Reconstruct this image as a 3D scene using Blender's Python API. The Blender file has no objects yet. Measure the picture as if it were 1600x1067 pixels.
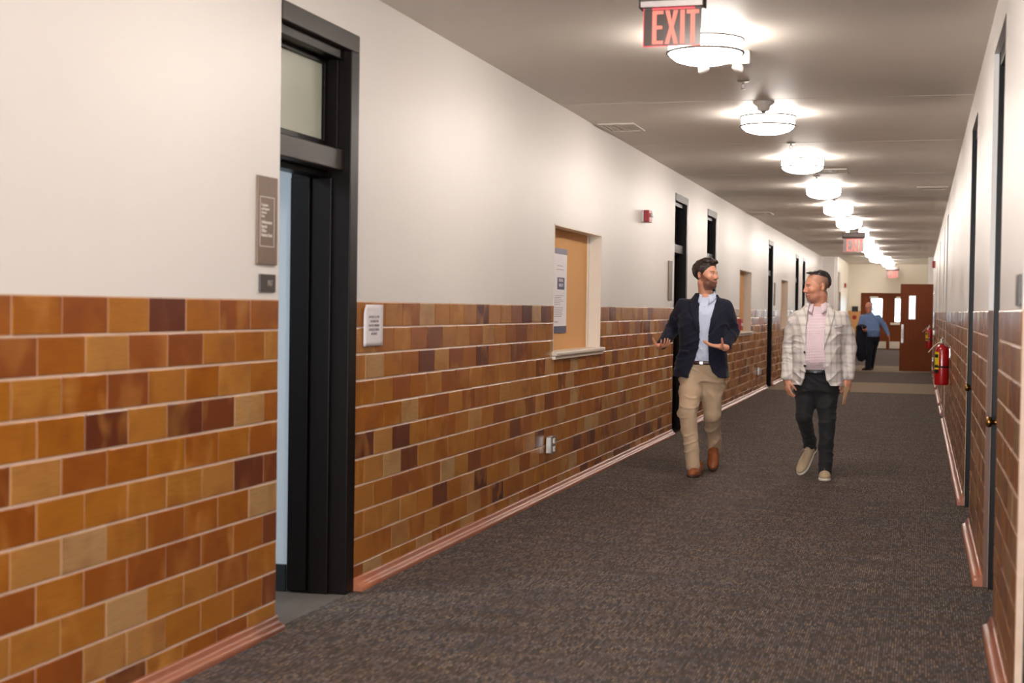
import bpy, bmesh, math, random
import numpy as np
from mathutils import Matrix, Vector
random.seed(7)
S = bpy.context.scene
COL = S.collection
R = math.radians

# ------------------------------------------------------------------ camera
F, H = 2222.0, 1.40
d_ = np.array([637, 44.5, F]); d_ /= np.linalg.norm(d_)
u_ = np.array([.0145, 1, 0.]); u_[2] = -(u_[0]*d_[0]+u_[1]*d_[1])/d_[2]; u_ /= np.linalg.norm(u_)
r_ = -np.cross(d_, u_)
if r_[0] < 0: r_ = -r_
CM = np.array([r_, d_, u_])
cam = bpy.data.cameras.new('camera'); cam_o = bpy.data.objects.new('camera', cam); COL.objects.link(cam_o)
m = Matrix.Identity(4)
for i in range(3):
    m[i][0] = CM[i][0]; m[i][1] = CM[i][1]; m[i][2] = -CM[i][2]
m[0][3], m[1][3], m[2][3] = 0, 0, H
cam_o.matrix_world = m
cam.sensor_width = 36; cam.lens = F/1600*36; cam.clip_end = 300; cam.clip_start = .02
cam.dof.use_dof = True; cam.dof.focus_distance = 12.1; cam.dof.aperture_fstop = 3.2
S.camera = cam_o

def at(px, py, Y):
    """world point that the photograph shows at a pixel, at distance Y down the corridor"""
    v = CM @ np.array([px-800, 533.5-py, F]); v = v*(Y/v[1])
    return np.array([v[0], v[1], v[2]+H])

# ------------------------------------------------------------------ world, light, exposure
S.view_settings.view_transform = 'Standard'; S.view_settings.look = 'None'
S.view_settings.gamma = 1; S.view_settings.use_curve_mapping = False
S.view_settings.exposure = 2.22
w = bpy.data.worlds.new('sky'); S.world = w; w.use_nodes = True
bg = w.node_tree.nodes['Background']; bg.inputs[0].default_value = (.72, .86, 1, 1); bg.inputs[1].default_value = 3.0
LAMP = 11.0           # radiance of the ceiling diffusers
LAMP_COL = (1.0, .915, .835)
def area(name, loc, rot, sx, sy, power, col):
    l = bpy.data.lights.new(name, 'AREA'); l.shape = 'RECTANGLE'; l.size = sx; l.size_y = sy; l.energy = power; l.color = col
    o = bpy.data.objects.new(name, l); COL.objects.link(o); o.location = loc; o.rotation_euler = rot
    return o
# daylight of the window that closes the corridor behind the viewpoint
area('window_daylight', (-1.15, -3.8, 1.7), (R(90), 0, 0), 2.2, 1.8, 115, (.94, .97, 1.0))
# daylight in the classroom behind the open door
area('classroom_daylight', (-4.9, 4.2, 2.8), (0, 0, 0), 1.6, 2.0, 22, (.86, .93, 1.0))

# ------------------------------------------------------------------ materials
def lin(r, g, b):
    return tuple(((c/255)/12.92 if c/255 <= .04045 else ((c/255+.055)/1.055)**2.4) for c in (r, g, b))
class NT:
    def __init__(s, name):
        s.m = bpy.data.materials.new(name); s.m.use_nodes = True; s.t = s.m.node_tree; s.n = s.t.nodes
        s.b = s.n['Principled BSDF']
    def add(s, typ, **kw):
        x = s.n.new('ShaderNode'+typ)
        for k, v in kw.items():
            if k in ('inp',):
                for kk, vv in v.items():
                    if isinstance(vv, bpy.types.NodeSocket): s.t.links.new(vv, x.inputs[kk])
                    else: x.inputs[kk].default_value = vv
            else: setattr(x, k, v)
        return x
    def link(s, a, b): s.t.links.new(a, b)
    def math(s, op, a, b=0.0, clamp=False):
        x = s.add('Math', operation=op, use_clamp=clamp)
        for i, v in enumerate((a, b)):
            if isinstance(v, bpy.types.NodeSocket): s.link(v, x.inputs[i])
            else: x.inputs[i].default_value = v
        return x.outputs[0]
    def mix(s, f, a, b, blend='MIX'):
        x = s.add('Mix', data_type='RGBA', blend_type=blend)
        for i, v in ((0, f), (6, a), (7, b)):
            if isinstance(v, bpy.types.NodeSocket): s.link(v, x.inputs[i])
            else: x.inputs[i].default_value = (v if i == 0 else (*v[:3], 1))
        return x.outputs[2]
    def noise(s, vec, scale, detail=3, rough=.5, dist=0.0):
        x = s.add('TexNoise'); x.inputs['Scale'].default_value = scale; x.inputs['Detail'].default_value = detail
        x.inputs['Roughness'].default_value = rough; x.inputs['Distortion'].default_value = dist
        if vec is not None: s.link(vec, x.inputs['Vector'])
        return x.outputs['Fac']
    def mapping(s, vec, scale=(1, 1, 1), rot=(0, 0, 0), loc=(0, 0, 0)):
        x = s.add('Mapping'); x.inputs['Scale'].default_value = scale; x.inputs['Rotation'].default_value = rot
        x.inputs['Location'].default_value = loc; s.link(vec, x.inputs['Vector']); return x.outputs[0]
    def bump(s, h, strength=.3, dist=.01, normal=None):
        x = s.add('Bump'); x.inputs['Strength'].default_value = strength; x.inputs['Distance'].default_value = dist
        s.link(h, x.inputs['Height'])
        if normal is not None: s.link(normal, x.inputs['Normal'])
        s.link(x.outputs[0], s.b.inputs['Normal']); return x.outputs[0]
    def ramp(s, f, stops, interp='LINEAR'):
        x = s.add('ValToRGB'); e = x.color_ramp; e.interpolation = interp
        while len(e.elements) < len(stops): e.elements.new(.5)
        for el, (p, c) in zip(e.elements, stops): el.position = p; el.color = (*c, 1)
        s.link(f, x.inputs[0]); return x.outputs[0]
    def obj(s): return s.add('TexCoord').outputs['Object']
    def pos(s): return s.add('NewGeometry').outputs['Position']

def plain(name, col, rough=.5, metal=0, var=.08, scale=20, bump=0.0, emit=None, es=0, coat=0, stretch=(1, 1, 1)):
    s = NT(name)
    n = s.noise(s.mapping(s.obj(), stretch), scale, 4)
    c = s.mix(n, tuple(x*(1-var) for x in col), tuple(min(1, x*(1+var)) for x in col))
    s.link(c, s.b.inputs['Base Color']); s.b.inputs['Roughness'].default_value = rough
    s.b.inputs['Metallic'].default_value = metal
    if coat: s.b.inputs['Coat Weight'].default_value = coat
    if bump: s.bump(n, bump, .002)
    if emit: s.b.inputs['Emission Color'].default_value = (*emit, 1); s.b.inputs['Emission Strength'].default_value = es
    return s.m

def tile_material(name, use_obj, brown=False):
    s = NT(name)
    if use_obj: seed = s.add('ObjectInfo').outputs['Color']
    else: seed = s.add('Attribute', attribute_name='seed').outputs['Color']
    sp = s.add('SeparateColor'); s.link(seed, sp.inputs[0]); r, g, b = sp.outputs
    uv = s.add('UVMap').outputs[0]
    off = s.add('CombineXYZ'); s.link(s.math('MULTIPLY', r, 37), off.inputs[0]); s.link(s.math('MULTIPLY', g, 53), off.inputs[1]); s.link(s.math('MULTIPLY', b, 29), off.inputs[2])
    va = s.add('VectorMath', operation='ADD'); s.link(uv, va.inputs[0]); s.link(off.outputs[0], va.inputs[1]); v = va.outputs[0]
    base = s.ramp(r, [(0, lin(96, 46, 30)), (.12, lin(118, 60, 30)), (.28, lin(146, 78, 24)), (.46, lin(162, 94, 22)),
                      (.62, lin(172, 108, 30)), (.78, lin(176, 118, 48)), (.90, lin(180, 132, 76)), (1, lin(184, 146, 98))])
    # glaze pools: paler flashes towards the tile's edges and darker smoke
    flash = s.noise(s.mapping(v, (1.0, .6, 1)), 1.0, 1, .4, .5)
    fl = s.math('MULTIPLY', s.math('SUBTRACT', flash, .50), 3.4, True)
    base = s.mix(s.math('MULTIPLY', fl, s.math('MULTIPLY', b, .75)), base, lin(212, 150, 72))
    dk = s.noise(s.mapping(v, (.8, .9, 1), loc=(9, 4, 2)), 1.0, 1, .5, .4)
    dk = s.math('MULTIPLY', s.math('SUBTRACT', dk, .52), 3.2, True)
    base = s.mix(s.math('MULTIPLY', dk, .55), base, lin(124, 58, 24))
    streak = s.noise(s.mapping(v, (.8, 15, 1)), 1.6, 4, .65, .35)
    base = s.mix(s.math('MULTIPLY', s.math('SUBTRACT', streak, .38, True), .95), base, lin(112, 56, 26))
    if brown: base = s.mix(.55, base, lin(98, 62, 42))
    s.link(base, s.b.inputs['Base Color'])
    rr = s.math('ADD', s.math('MULTIPLY', g, .10), .22)
    s.link(rr, s.b.inputs['Roughness'])
    ridge = s.noise(s.mapping(v, (1.0, 16, 1)), 2.2, 3, .55, .2)
    wav = s.noise(v, 2.4, 2)
    h = s.math('ADD', s.math('MULTIPLY', ridge, .6), wav)
    s.bump(h, .14, .004)
    return s.m
M_TILE = tile_material('glazed_tile', True)
M_TILES = tile_material('glazed_tile_far', False)
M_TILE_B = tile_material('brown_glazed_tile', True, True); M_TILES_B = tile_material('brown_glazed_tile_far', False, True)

def mat_wall(name, col):
    s = NT(name)
    n = s.noise(s.mapping(s.pos(), (1, 1.5, .5)), 1.4, 3)
    s.link(s.mix(n, tuple(c*.96 for c in col), col), s.b.inputs['Base Color'])
    s.b.inputs['Roughness'].default_value = .42
    # brushed-on paint: soft vertical brush marks
    k = s.noise(s.mapping(s.pos(), (6, 14, .8)), 2.0, 3, .5)
    s.bump(k, .12, .01)
    return s.m
M_WALL = mat_wall('painted_plaster', lin(232, 228, 224))
M_WALLFAR = mat_wall('painted_plaster_cream', lin(246, 238, 222))
M_ROOM = mat_wall('classroom_paint', lin(205, 215, 222))
def mat_ceiling():
    s = NT('ceiling_paint')
    p = s.pos()
    n = s.noise(s.mapping(p, (.5, 1.4, 1)), 1.1, 3)
    s.link(s.mix(n, lin(222, 212, 202), lin(228, 220, 210)), s.b.inputs['Base Color'])
    s.b.inputs['Roughness'].default_value = .55
    k = s.noise(s.mapping(p, (.25, .9, 1)), 1.3, 1, .4)
    f = s.noise(p, 60, 2)
    s.bump(s.math('ADD', s.math('MULTIPLY', k, 3.0), s.math('MULTIPLY', f, .004)), .10, .02)
    return s.m
M_CEIL = mat_ceiling()
def mat_grout():
    s = NT('grout')
    n = s.noise(s.mapping(s.pos(), (1, 1, 1)), 14, 4, .6)
    s.link(s.mix(n, lin(196, 164, 140), lin(224, 200, 182)), s.b.inputs['Base Color']); s.b.inputs['Roughness'].default_value = .75
    s.bump(n, .4, .004)
    return s.m
M_GROUT = mat_grout()
def mat_carpet():
    s = NT('carpet')
    p = s.pos()
    sp = s.add('SeparateXYZ'); s.link(p, sp.inputs[0]); y = sp.outputs[1]
    def yarn(cw, cl, seedv, th):
        cx = s.math('DIVIDE', sp.outputs[0], cw); col = s.math('FLOOR', cx)
        wn = s.add('TexWhiteNoise', noise_dimensions='1D'); s.link(s.math('ADD', col, seedv), wn.inputs['W'])
        cy = s.math('ADD', s.math('DIVIDE', y, cl), s.math('MULTIPLY', wn.outputs[0], 19)); cb = s.add('CombineXYZ'); s.link(col, cb.inputs[0]); s.link(s.math('FLOOR', cy), cb.inputs[1]); cb.inputs[2].default_value = seedv
        w2 = s.add('TexWhiteNoise', noise_dimensions='3D'); s.link(cb.outputs[0], w2.inputs['Vector'])
        fx_ = s.math('GREATER_THAN', s.math('FRACT', cx), .42); fy_ = s.math('GREATER_THAN', s.math('FRACT', cy), .14)
        return s.math('MULTIPLY', s.math('MULTIPLY', fx_, fy_), s.math('MULTIPLY', s.math('SUBTRACT', w2.outputs[0], th), 1/(1-th), True)), w2.outputs[1]
    dash, rc = yarn(.011, .042, 3.0, .12)
    blk = s.noise(s.mapping(p, (2.0, 9.5, 1)), 1.0, 3, .6)
    blk2 = s.noise(s.mapping(p, (1.3, 11.0, 1), loc=(5, 9, 0)), 1.0, 2, .6)
    base = s.mix(s.math('MULTIPLY', s.math('SUBTRACT', blk2, .40), 4, True), lin(72, 63, 57), lin(70, 66, 69))
    rs_ = s.add('SeparateColor'); s.link(rc, rs_.inputs[0])
    yc = s.mix(s.math('GREATER_THAN', rs_.outputs[1], .5), lin(164, 138, 114), lin(146, 136, 130))
    c = s.mix(s.math('MULTIPLY', dash, s.math('ADD', s.math('MULTIPLY', s.math('SUBTRACT', blk, .3, True), 1.9), .30), True), base, yc)
    # paler inlaid cross bands far down the corridor
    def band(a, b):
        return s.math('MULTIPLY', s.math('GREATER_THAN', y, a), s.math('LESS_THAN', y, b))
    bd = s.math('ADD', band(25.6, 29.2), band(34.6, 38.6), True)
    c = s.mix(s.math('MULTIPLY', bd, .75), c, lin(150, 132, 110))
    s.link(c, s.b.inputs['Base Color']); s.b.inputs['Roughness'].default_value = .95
    s.b.inputs['Specular IOR Level'].default_value = .15
    s.bump(s.math('ADD', dash, s.math('MULTIPLY', blk, .5)), .6, .006)
    return s.m
M_CARPET = mat_carpet()
def mat_plank():
    s = NT('classroom_floor')
    n = s.noise(s.mapping(s.pos(), (30, 2, 1)), 2, 4, .6)
    s.link(s.mix(n, lin(78, 70, 66), lin(120, 108, 98)), s.b.inputs['Base Color']); s.b.inputs['Roughness'].default_value = .6
    return s.m
M_PLANK = mat_plank()
def mat_dark():
    s = NT('dark_stained_wood')
    n = s.noise(s.mapping(s.obj(), (30, 30, 1.6)), 1.5, 4, .6)
    s.link(s.mix(n, lin(11, 6, 5), lin(19, 12, 10)), s.b.inputs['Base Color'])
    s.b.inputs['Specular IOR Level'].default_value = .16; s.b.inputs['Roughness'].default_value = .36; s.bump(n, .15, .002); return s.m
M_DARK = mat_dark()
def mat_wood(name, a, b, sc=(18, 18, 1.2), rough=.4):
    s = NT(name); n = s.noise(s.mapping(s.obj(), sc), 2.0, 5, .6, .6)
    s.link(s.mix(n, a, b), s.b.inputs['Base Color']); s.b.inputs['Roughness'].default_value = rough; s.b.inputs['Specular IOR Level'].default_value = .25; return s.m
M_BAR = mat_wood('grey_brown_wood_sheen', lin(36, 28, 26), lin(58, 48, 44), (20, 1.5, 30))  # frame wood in a lighter tone; sheen on headers and bars put into colour
M_WOOD = mat_wood('red_brown_wood', lin(104, 48, 14), lin(128, 62, 20), (18, 18, 1.2), .55)
M_TAUPE = mat_wood('taupe_sign_laminate', lin(112, 94, 82), lin(134, 114, 98), (30, 30, 1.5), .35)
M_REVEAL = plain('brown_glazed_return', lin(96, 58, 34), .45, 0, .2, 12)
M_COVE = plain('copper_brown_glazed_cove', lin(160, 98, 72), .30, 0, .14, 9, .3)
def mat_cork():
    s = NT('cork'); n = s.noise(s.obj(), 90, 4, .7)
    s.link(s.mix(n, lin(206, 150, 92), lin(228, 176, 118)), s.b.inputs['Base Color']); s.b.inputs['Roughness'].default_value = .85
    s.bump(n, .3, .002); return s.m
M_CORK = mat_cork()
M_CREAM = plain('cream_gloss_paint', lin(226, 214, 200), .4, 0, .03)
M_BLACK = plain('black_plastic', (.012, .012, .013), .4)
M_BASEB = plain('black_vinyl_base', (.01, .011, .014), .35)
M_PAPER = plain('paper', lin(236, 232, 236), .7, 0, .02)
M_INK = plain('grey_ink', lin(148, 140, 148), .8)
M_INKD = plain('slate_ink', lin(92, 88, 112), .7)
M_SIGNW = plain('sign_lettering', lin(222, 212, 204), .5, 0, .02)
M_SIGND = plain('charcoal_sign', lin(66, 58, 54), .35)
M_RED = plain('red_enamel', lin(176, 20, 26), .25, 0, .06, 10, 0, coat=.5)
M_REDF = plain('alarm_red', lin(168, 24, 34), .35)
M_WHITEP = plain('white_plastic', lin(232, 228, 222), .4, 0, .02)
M_STEEL = plain('brushed_steel', lin(180, 176, 172), .32, 1, .1, 40)
M_NICKEL = plain('brushed_nickel', lin(104, 96, 92), .35, 1, .1, 40)
M_BRASS = plain('aged_brass', lin(150, 112, 60), .3, 1)
M_YEL = plain('yellow_label', lin(236, 206, 40), .5)
M_METALW = plain('white_metal', lin(214, 206, 196), .5, 0, .03)
M_VENTD = plain('dark_grey_brown', lin(60, 54, 50), .7)  # dark grey-brown of the exit sign end caps
def emis(name, col, st, rough=.4):
    s = NT(name); n = s.noise(s.obj(), 8, 2)
    s.link(s.mix(n, tuple(c*.97 for c in col), col), s.b.inputs['Emission Color']); s.b.inputs['Emission Strength'].default_value = st
    s.b.inputs['Base Color'].default_value = (.8, .8, .8, 1) if st > 1 else (.12, .02, .02, 1); s.b.inputs['Roughness'].default_value = rough; return s.m
M_LAMP = emis('opal_diffuser', LAMP_COL, LAMP)
M_EXIT = emis('exit_red_glow', (1.0, .19, .12), .28)
M_EXITE = emis('exit_red_edge', (1.0, .05, .07), .22)
M_GREEN = emis('green_indicator', (.1, 1, .45), .6)
def mat_glass(name, col=(1, 1, 1), rough=.0, alpha=.0):
    s = NT(name); t = s.add('BsdfTransparent'); t.inputs[0].default_value = (*col, 1)
    g = s.add('BsdfGlossy'); g.inputs['Roughness'].default_value = rough
    fr = s.add('Fresnel'); fr.inputs[0].default_value = 1.45
    mx = s.add('MixShader'); s.link(fr.outputs[0], mx.inputs[0]); s.link(t.outputs[0], mx.inputs[1]); s.link(g.outputs[0], mx.inputs[2])
    s.link(mx.outputs[0], s.n['Material Output'].inputs[0]); return s.m
M_GLASS = mat_glass('clear_glass', (.9, .95, .95))
M_SMOKE = plain('smoked_mirror_acrylic', lin(74, 62, 58), .2, 0, .1)
def mat_frost():
    s = NT('frosted_glass'); t = s.add('BsdfTranslucent'); g = s.add('BsdfGlossy'); g.inputs['Roughness'].default_value = .25
    d = s.add('BsdfDiffuse'); n = s.noise(s.mapping(s.obj(), (1, 1, 3)), 1.5, 3)
    c = s.mix(n, lin(222, 222, 206), lin(240, 238, 222)); s.link(c, d.inputs[0]); s.link(c, t.inputs[0])
    a = s.add('MixShader'); a.inputs[0].default_value = .5; s.link(d.outputs[0], a.inputs[1]); s.link(t.outputs[0], a.inputs[2])
    b = s.add('MixShader'); b.inputs[0].default_value = .08; s.link(a.outputs[0], b.inputs[1]); s.link(g.outputs[0], b.inputs[2])
    s.link(b.outputs[0], s.n['Material Output'].inputs[0]); return s.m
M_FROST = mat_frost()

# ------------------------------------------------------------------ mesh helpers
def box(bm, a, b, mi=0, bev=0.0):
    x0, y0, z0 = (min(a[i], b[i]) for i in range(3)); x1, y1, z1 = (max(a[i], b[i]) for i in range(3))
    vs = [bm.verts.new(p) for p in ((x0, y0, z0), (x1, y0, z0), (x1, y1, z0), (x0, y1, z0), (x0, y0, z1), (x1, y0, z1), (x1, y1, z1), (x0, y1, z1))]
    fs = [bm.faces.new([vs[i] for i in f]) for f in ((3, 2, 1, 0), (4, 5, 6, 7), (0, 1, 5, 4), (1, 2, 6, 5), (2, 3, 7, 6), (3, 0, 4, 7))]
    for f in fs: f.material_index = mi
    if bev > 0:
        es = list({e for f in fs for e in f.edges})
        bmesh.ops.bevel(bm, geom=es, offset=bev, segments=2, profile=.5, affect='EDGES')
    return vs
def link(name, me, mats, parent=None):
    o = bpy.data.objects.new(name, me); COL.objects.link(o)
    for mm in (mats if isinstance(mats, (list, tuple)) else [mats]): me.materials.append(mm)
    if parent: o.parent = parent
    return o
def fin(name, bm, mats, parent=None, smooth=False, origin=None):
    if origin is not None:
        bmesh.ops.translate(bm, verts=bm.verts, vec=[-c for c in origin])
    me = bpy.data.meshes.new(name); bm.to_mesh(me); bm.free()
    if smooth:
        for p in me.polygons: p.use_smooth = True
    o = link(name, me, mats, parent)
    if origin is not None: o.location = origin
    return o
def bx(name, a, b, mat, parent=None, bev=0.0):
    bm = bmesh.new(); o = [0, 0, 0]
    if parent is not None: o = parent.get('_o', [0, 0, 0])
    box(bm, [a[i]-o[i] for i in range(3)], [b[i]-o[i] for i in range(3)], 0, bev); return fin(name, bm, mat, parent)
def revolve(bm, prof, seg=32, axis='z', c=(0, 0, 0), mi=0):
    rings = []
    for r, h in prof:
        ring = []
        for i in range(seg):
            a = 2*math.pi*i/seg
            if axis == 'z': p = (c[0]+r*math.cos(a), c[1]+r*math.sin(a), c[2]+h)
            elif axis == 'x': p = (c[0]+h, c[1]+r*math.cos(a), c[2]+r*math.sin(a))
            else: p = (c[0]+r*math.cos(a), c[1]+h, c[2]+r*math.sin(a))
            ring.append(bm.verts.new(p))
        rings.append(ring)
    for q in range(len(rings)-1):
        for i in range(seg):
            j = (i+1) % seg
            f = bm.faces.new((rings[q][i], rings[q][j], rings[q+1][j], rings[q+1][i])); f.smooth = True; f.material_index = mi
    for ring in (rings[0], rings[-1]):
        try: bm.faces.new(ring).material_index = mi
        except Exception: pass
    bmesh.ops.recalc_face_normals(bm, faces=bm.faces)
def tube(bm, pts, r, seg=8, mi=0):
    pts = [Vector(p) for p in pts]; rings = []
    for i, p in enumerate(pts):
        t = (pts[min(i+1, len(pts)-1)]-pts[max(i-1, 0)]).normalized()
        a = t.cross(Vector((0, 0, 1)) if abs(t.z) < .9 else Vector((1, 0, 0))).normalized(); b = t.cross(a)
        rr = r[i] if isinstance(r, (list, tuple)) else r
        rings.append([bm.verts.new(p+rr*(a*math.cos(2*math.pi*k/seg)+b*math.sin(2*math.pi*k/seg))) for k in range(seg)])
    for q in range(len(rings)-1):
        for i in range(seg):
            j = (i+1) % seg; f = bm.faces.new((rings[q][i], rings[q][j], rings[q+1][j], rings[q+1][i])); f.smooth = True; f.material_index = mi
    bm.faces.new(rings[0][::-1]); bm.faces.new(rings[-1])
def prism_x(bm, prof, y0, y1, mi=0, smooth=False):
    """profile [(x,z)...] swept along Y"""
    a = [bm.verts.new((x, y0, z)) for x, z in prof]; b = [bm.verts.new((x, y1, z)) for x, z in prof]
    n = len(prof)
    for i in range(n):
        j = (i+1) % n; f = bm.faces.new((a[i], a[j], b[j], b[i])); f.material_index = mi; f.smooth = smooth
    bm.faces.new(a[::-1]); bm.faces.new(b)
    bmesh.ops.recalc_face_normals(bm, faces=bm.faces)
def empty(name, loc, label=None, cat=None, group=None):
    o = bpy.data.objects.new(name, None); COL.objects.link(o); o.location = loc; o.empty_display_size = .1
    o['_o'] = list(loc)
    tag(o, label, cat, group); return o
def tag(o, label=None, cat=None, group=None, kind=None):
    if label: o['label'] = label
    if cat: o['category'] = cat
    if group: o['group'] = group
    if kind: o['kind'] = kind
    return o
def structure(o, label, cat='wall'):
    return tag(o, label, cat, None, 'structure')
def copy_tree(o, loc, name=None, label=None):
    c = o.copy(); COL.objects.link(c); c.location = loc
    if name: c.name = name
    if label: c['label'] = label
    for ch in list(o.children):
        k = ch.copy(); COL.objects.link(k); k.parent = c
        for g in list(ch.children):
            q = g.copy(); COL.objects.link(q); q.parent = k
    return c
def text(name, s, size, loc, rot, mat, parent=None, align='LEFT', ext=.0006, sx=1.0, off=0.0):
    cu = bpy.data.curves.new(name, 'FONT'); cu.body = s; cu.size = size; cu.align_x = align; cu.extrude = ext; cu.offset = off
    cu.resolution_u = 2
    t = bpy.data.objects.new('tmp', cu); COL.objects.link(t)
    dg = bpy.context.evaluated_depsgraph_get(); me = bpy.data.meshes.new_from_object(t.evaluated_get(dg))
    bpy.data.objects.remove(t)
    me.name = name; me.materials.clear(); o = link(name, me, mat, parent); o.rotation_euler = rot; o.scale = (sx, 1, 1)
    pl = parent.get('_o', [0, 0, 0]) if parent else [0, 0, 0]
    o.location = [loc[i]-pl[i] for i in range(3)]
    return o
ROT_L = (R(90), 0, R(90))        # lettering on the left wall, read from the corridor
ROT_R = (R(90), 0, R(-90))
ROT_F = (R(90), 0, 0)            # lettering that faces the viewpoint

# ------------------------------------------------------------------ the shell
XL, XR, ZC, ZT, RH, TW = -2.64, .338, 2.93, 1.418, .1295, .262
Y0, YE, YP = -4.0, 56.0, 40.6
TH = .36
DL = [(5.58, 6.45, 2.70), (15.75, 16.65, 2.70), (18.25, 19.1, 2.70), (25.95, 26.8, 2.68), (31.8, 32.6, 2.66), (33.7, 34.5, 2.66)]
NL = [(10.33, 11.97, 1.05, 2.03), (21.75, 23.3, 1.05, 2.03), (28.5, 29.95, 1.05, 2.03)]
DR = [(4.15, 5.14, 2.70), (6.60, 7.65, 2.72), (9.75, 10.85, 2.72), (19.4, 20.3, 2.70), (22.0, 22.6, 2.7), (26.6, 27.4, 2.70), (31.0, 31.8, 2.70)]
open_L = [(a, b, 0, t) for a, b, t in DL] + NL
open_R = [(a, b, 0, t) for a, b, t in DR]

def wall(name, xf, sgn, opens, y0, y1, ztop, label):
    """xf = face, sgn = direction into the wall"""
    bm = bmesh.new(); ys = sorted({y0, y1, *[o[0] for o in opens], *[o[1] for o in opens]})
    for a, b in zip(ys[:-1], ys[1:]):
        mid = (a+b)/2; spans = [(0, ztop)]
        for o in opens:
            if o[0] < mid < o[1]:
                spans = [(0, o[2]), (o[3], ztop)] if o[2] > 0 else [(o[3], ztop)]
        for z0, z1 in spans:
            if z0 < ZT: box(bm, (xf, a, z0), (xf+sgn*TH, b, min(z1, ZT)), 1)
            if z1 > ZT: box(bm, (xf, a, max(z0, ZT)), (xf+sgn*TH, b, z1), 0)
    return structure(fin(name, bm, [M_WALL, M_GROUT]), label)
wl = wall('wall_left', XL, -1, open_L, Y0, YP, ZC+.3, 'long left corridor wall, white plaster above a dado of glazed amber tiles')
wr = wall('wall_right', XR, 1, open_R, Y0, YP, ZC+.3, 'right corridor wall seen edge-on, white plaster above brown glazed tiles')

# ---- tiles
def tile_mesh(w=TW-.0065, h=RH-.0085, t=.0028):
    bm = bmesh.new(); e = .0025
    q = [(-w/2, -h/2), (w/2, -h/2), (w/2, h/2), (-w/2, h/2)]; iq = [(x-math.copysign(e, x), z-math.copysign(e, z)) for x, z in q]
    back = [bm.verts.new((0, x, z)) for x, z in q]; mid = [bm.verts.new((t-.0014, x, z)) for x, z in q]; fr = [bm.verts.new((t, x, z)) for x, z in iq]
    fs = [bm.faces.new(fr)]
    for i in range(4):
        j = (i+1) % 4
        fs.append(bm.faces.new((mid[i], mid[j], fr[j], fr[i]))); fs.append(bm.faces.new((back[i], back[j], mid[j], mid[i])))
    uv = bm.loops.layers.uv.new('UVMap')
    for f in fs:
        for l in f.loops: l[uv].uv = (l.vert.co.y/w*2+1, l.vert.co.z/h+.5)
    bmesh.ops.recalc_face_normals(bm, faces=bm.faces)
    me = bpy.data.meshes.new('tile'); bm.to_mesh(me); bm.free(); me.materials.append(M_TILE); return me
TM = tile_mesh()
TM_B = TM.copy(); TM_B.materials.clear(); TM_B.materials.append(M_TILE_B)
T_CO = [v.co.copy() for v in TM.vertices]; T_FA = [tuple(p.vertices) for p in TM.polygons]
T_UV = [tuple(d.uv) for d in TM.uv_layers[0].data]
def tiles(xf, out, opens, y0, y1, phase, parent, near0, near1, cap):
    L_ = []
    for r in range(11):
        z1 = ZT-r*RH; z0 = max(z1-RH, .03)
        ph = phase+(TW/2 if r % 2 else 0)
        k = math.floor((y0-ph)/TW); cuts = sorted([(o[0], o[1]) for o in opens if o[2] < z1-.03 and o[3] > z0+.03])
        segs = []; s = y0
        for a, b in cuts:
            segs.append((s, a)); s = b
        segs.append((s, y1))
        for a, b in segs:
            tw, p0 = TW, ph
            if out > 0 and b < 5.6: tw = .2664; p0 = 5.58+(tw/2 if r % 2 else 0)     # the run before the open doorway ends on a whole tile
            y = p0+tw*math.floor((a-p0)/tw); edges = [a]
            y += tw
            while y < b-.03:
                if y > a+.03: edges.append(y)
                y += tw
            edges.append(b)
            for p, q in zip(edges[:-1], edges[1:]): L_.append((p, q, z0, z1))
    L_.sort(key=lambda t: t[0])
    single = [t for t in L_ if near0 <= t[1] and t[0] < near1][:cap]; sset = set(single)
    V, Fc, UV, SD = [], [], [], []
    for t in L_:
        p, q, z0, z1 = t
        sy = (q-p-.0065)/(TW-.0065); sz = (z1-z0-.0085)/(RH-.0085)
        rnd = random.random()
        col = (min(1, max(0, random.gauss(.53, .28))), random.random(), random.random())
        ry, rz = random.gauss(0, .0022), random.gauss(0, .0022)
        c = Vector((xf+random.uniform(-.0008, .0008)*1.0, (p+q)/2, (z0+z1)/2))
        if t in sset:
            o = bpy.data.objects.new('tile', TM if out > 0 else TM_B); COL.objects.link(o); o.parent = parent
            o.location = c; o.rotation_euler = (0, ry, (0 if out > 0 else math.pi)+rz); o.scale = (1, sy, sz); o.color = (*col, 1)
        else:
            b = len(V)
            for v in T_CO: V.append((c.x+out*v.x+ry*v.z*sz+rz*v.y*sy, c.y+v.y*sy, c.z+v.z*sz)); SD.append((*col, 1))
            for f in T_FA: Fc.append(tuple(b+i for i in (f if out > 0 else f[::-1])))
            k = 0
            for f in T_FA:
                u = T_UV[k:k+len(f)]; k += len(f)
                UV += (u if out > 0 else u[::-1])
    me = bpy.data.meshes.new('tile_field'); me.from_pydata(V, [], Fc)
    l = me.uv_layers.new(name='UVMap'); l.data.foreach_set('uv', np.array(UV, dtype=np.float32).ravel())
    ca = me.color_attributes.new('seed', 'FLOAT_COLOR', 'POINT'); ca.data.foreach_set('color', np.array(SD, dtype=np.float32).ravel())
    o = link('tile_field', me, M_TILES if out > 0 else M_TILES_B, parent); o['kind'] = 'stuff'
    return len(single)
tiles(XL+.0002, 1, open_L, Y0, YP, 6.576, wl, 3.4, 30, 298)
tiles(XR-.0002, -1, open_R, Y0, YP, 7.65, wr, 4.9, 30, 240)

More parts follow.
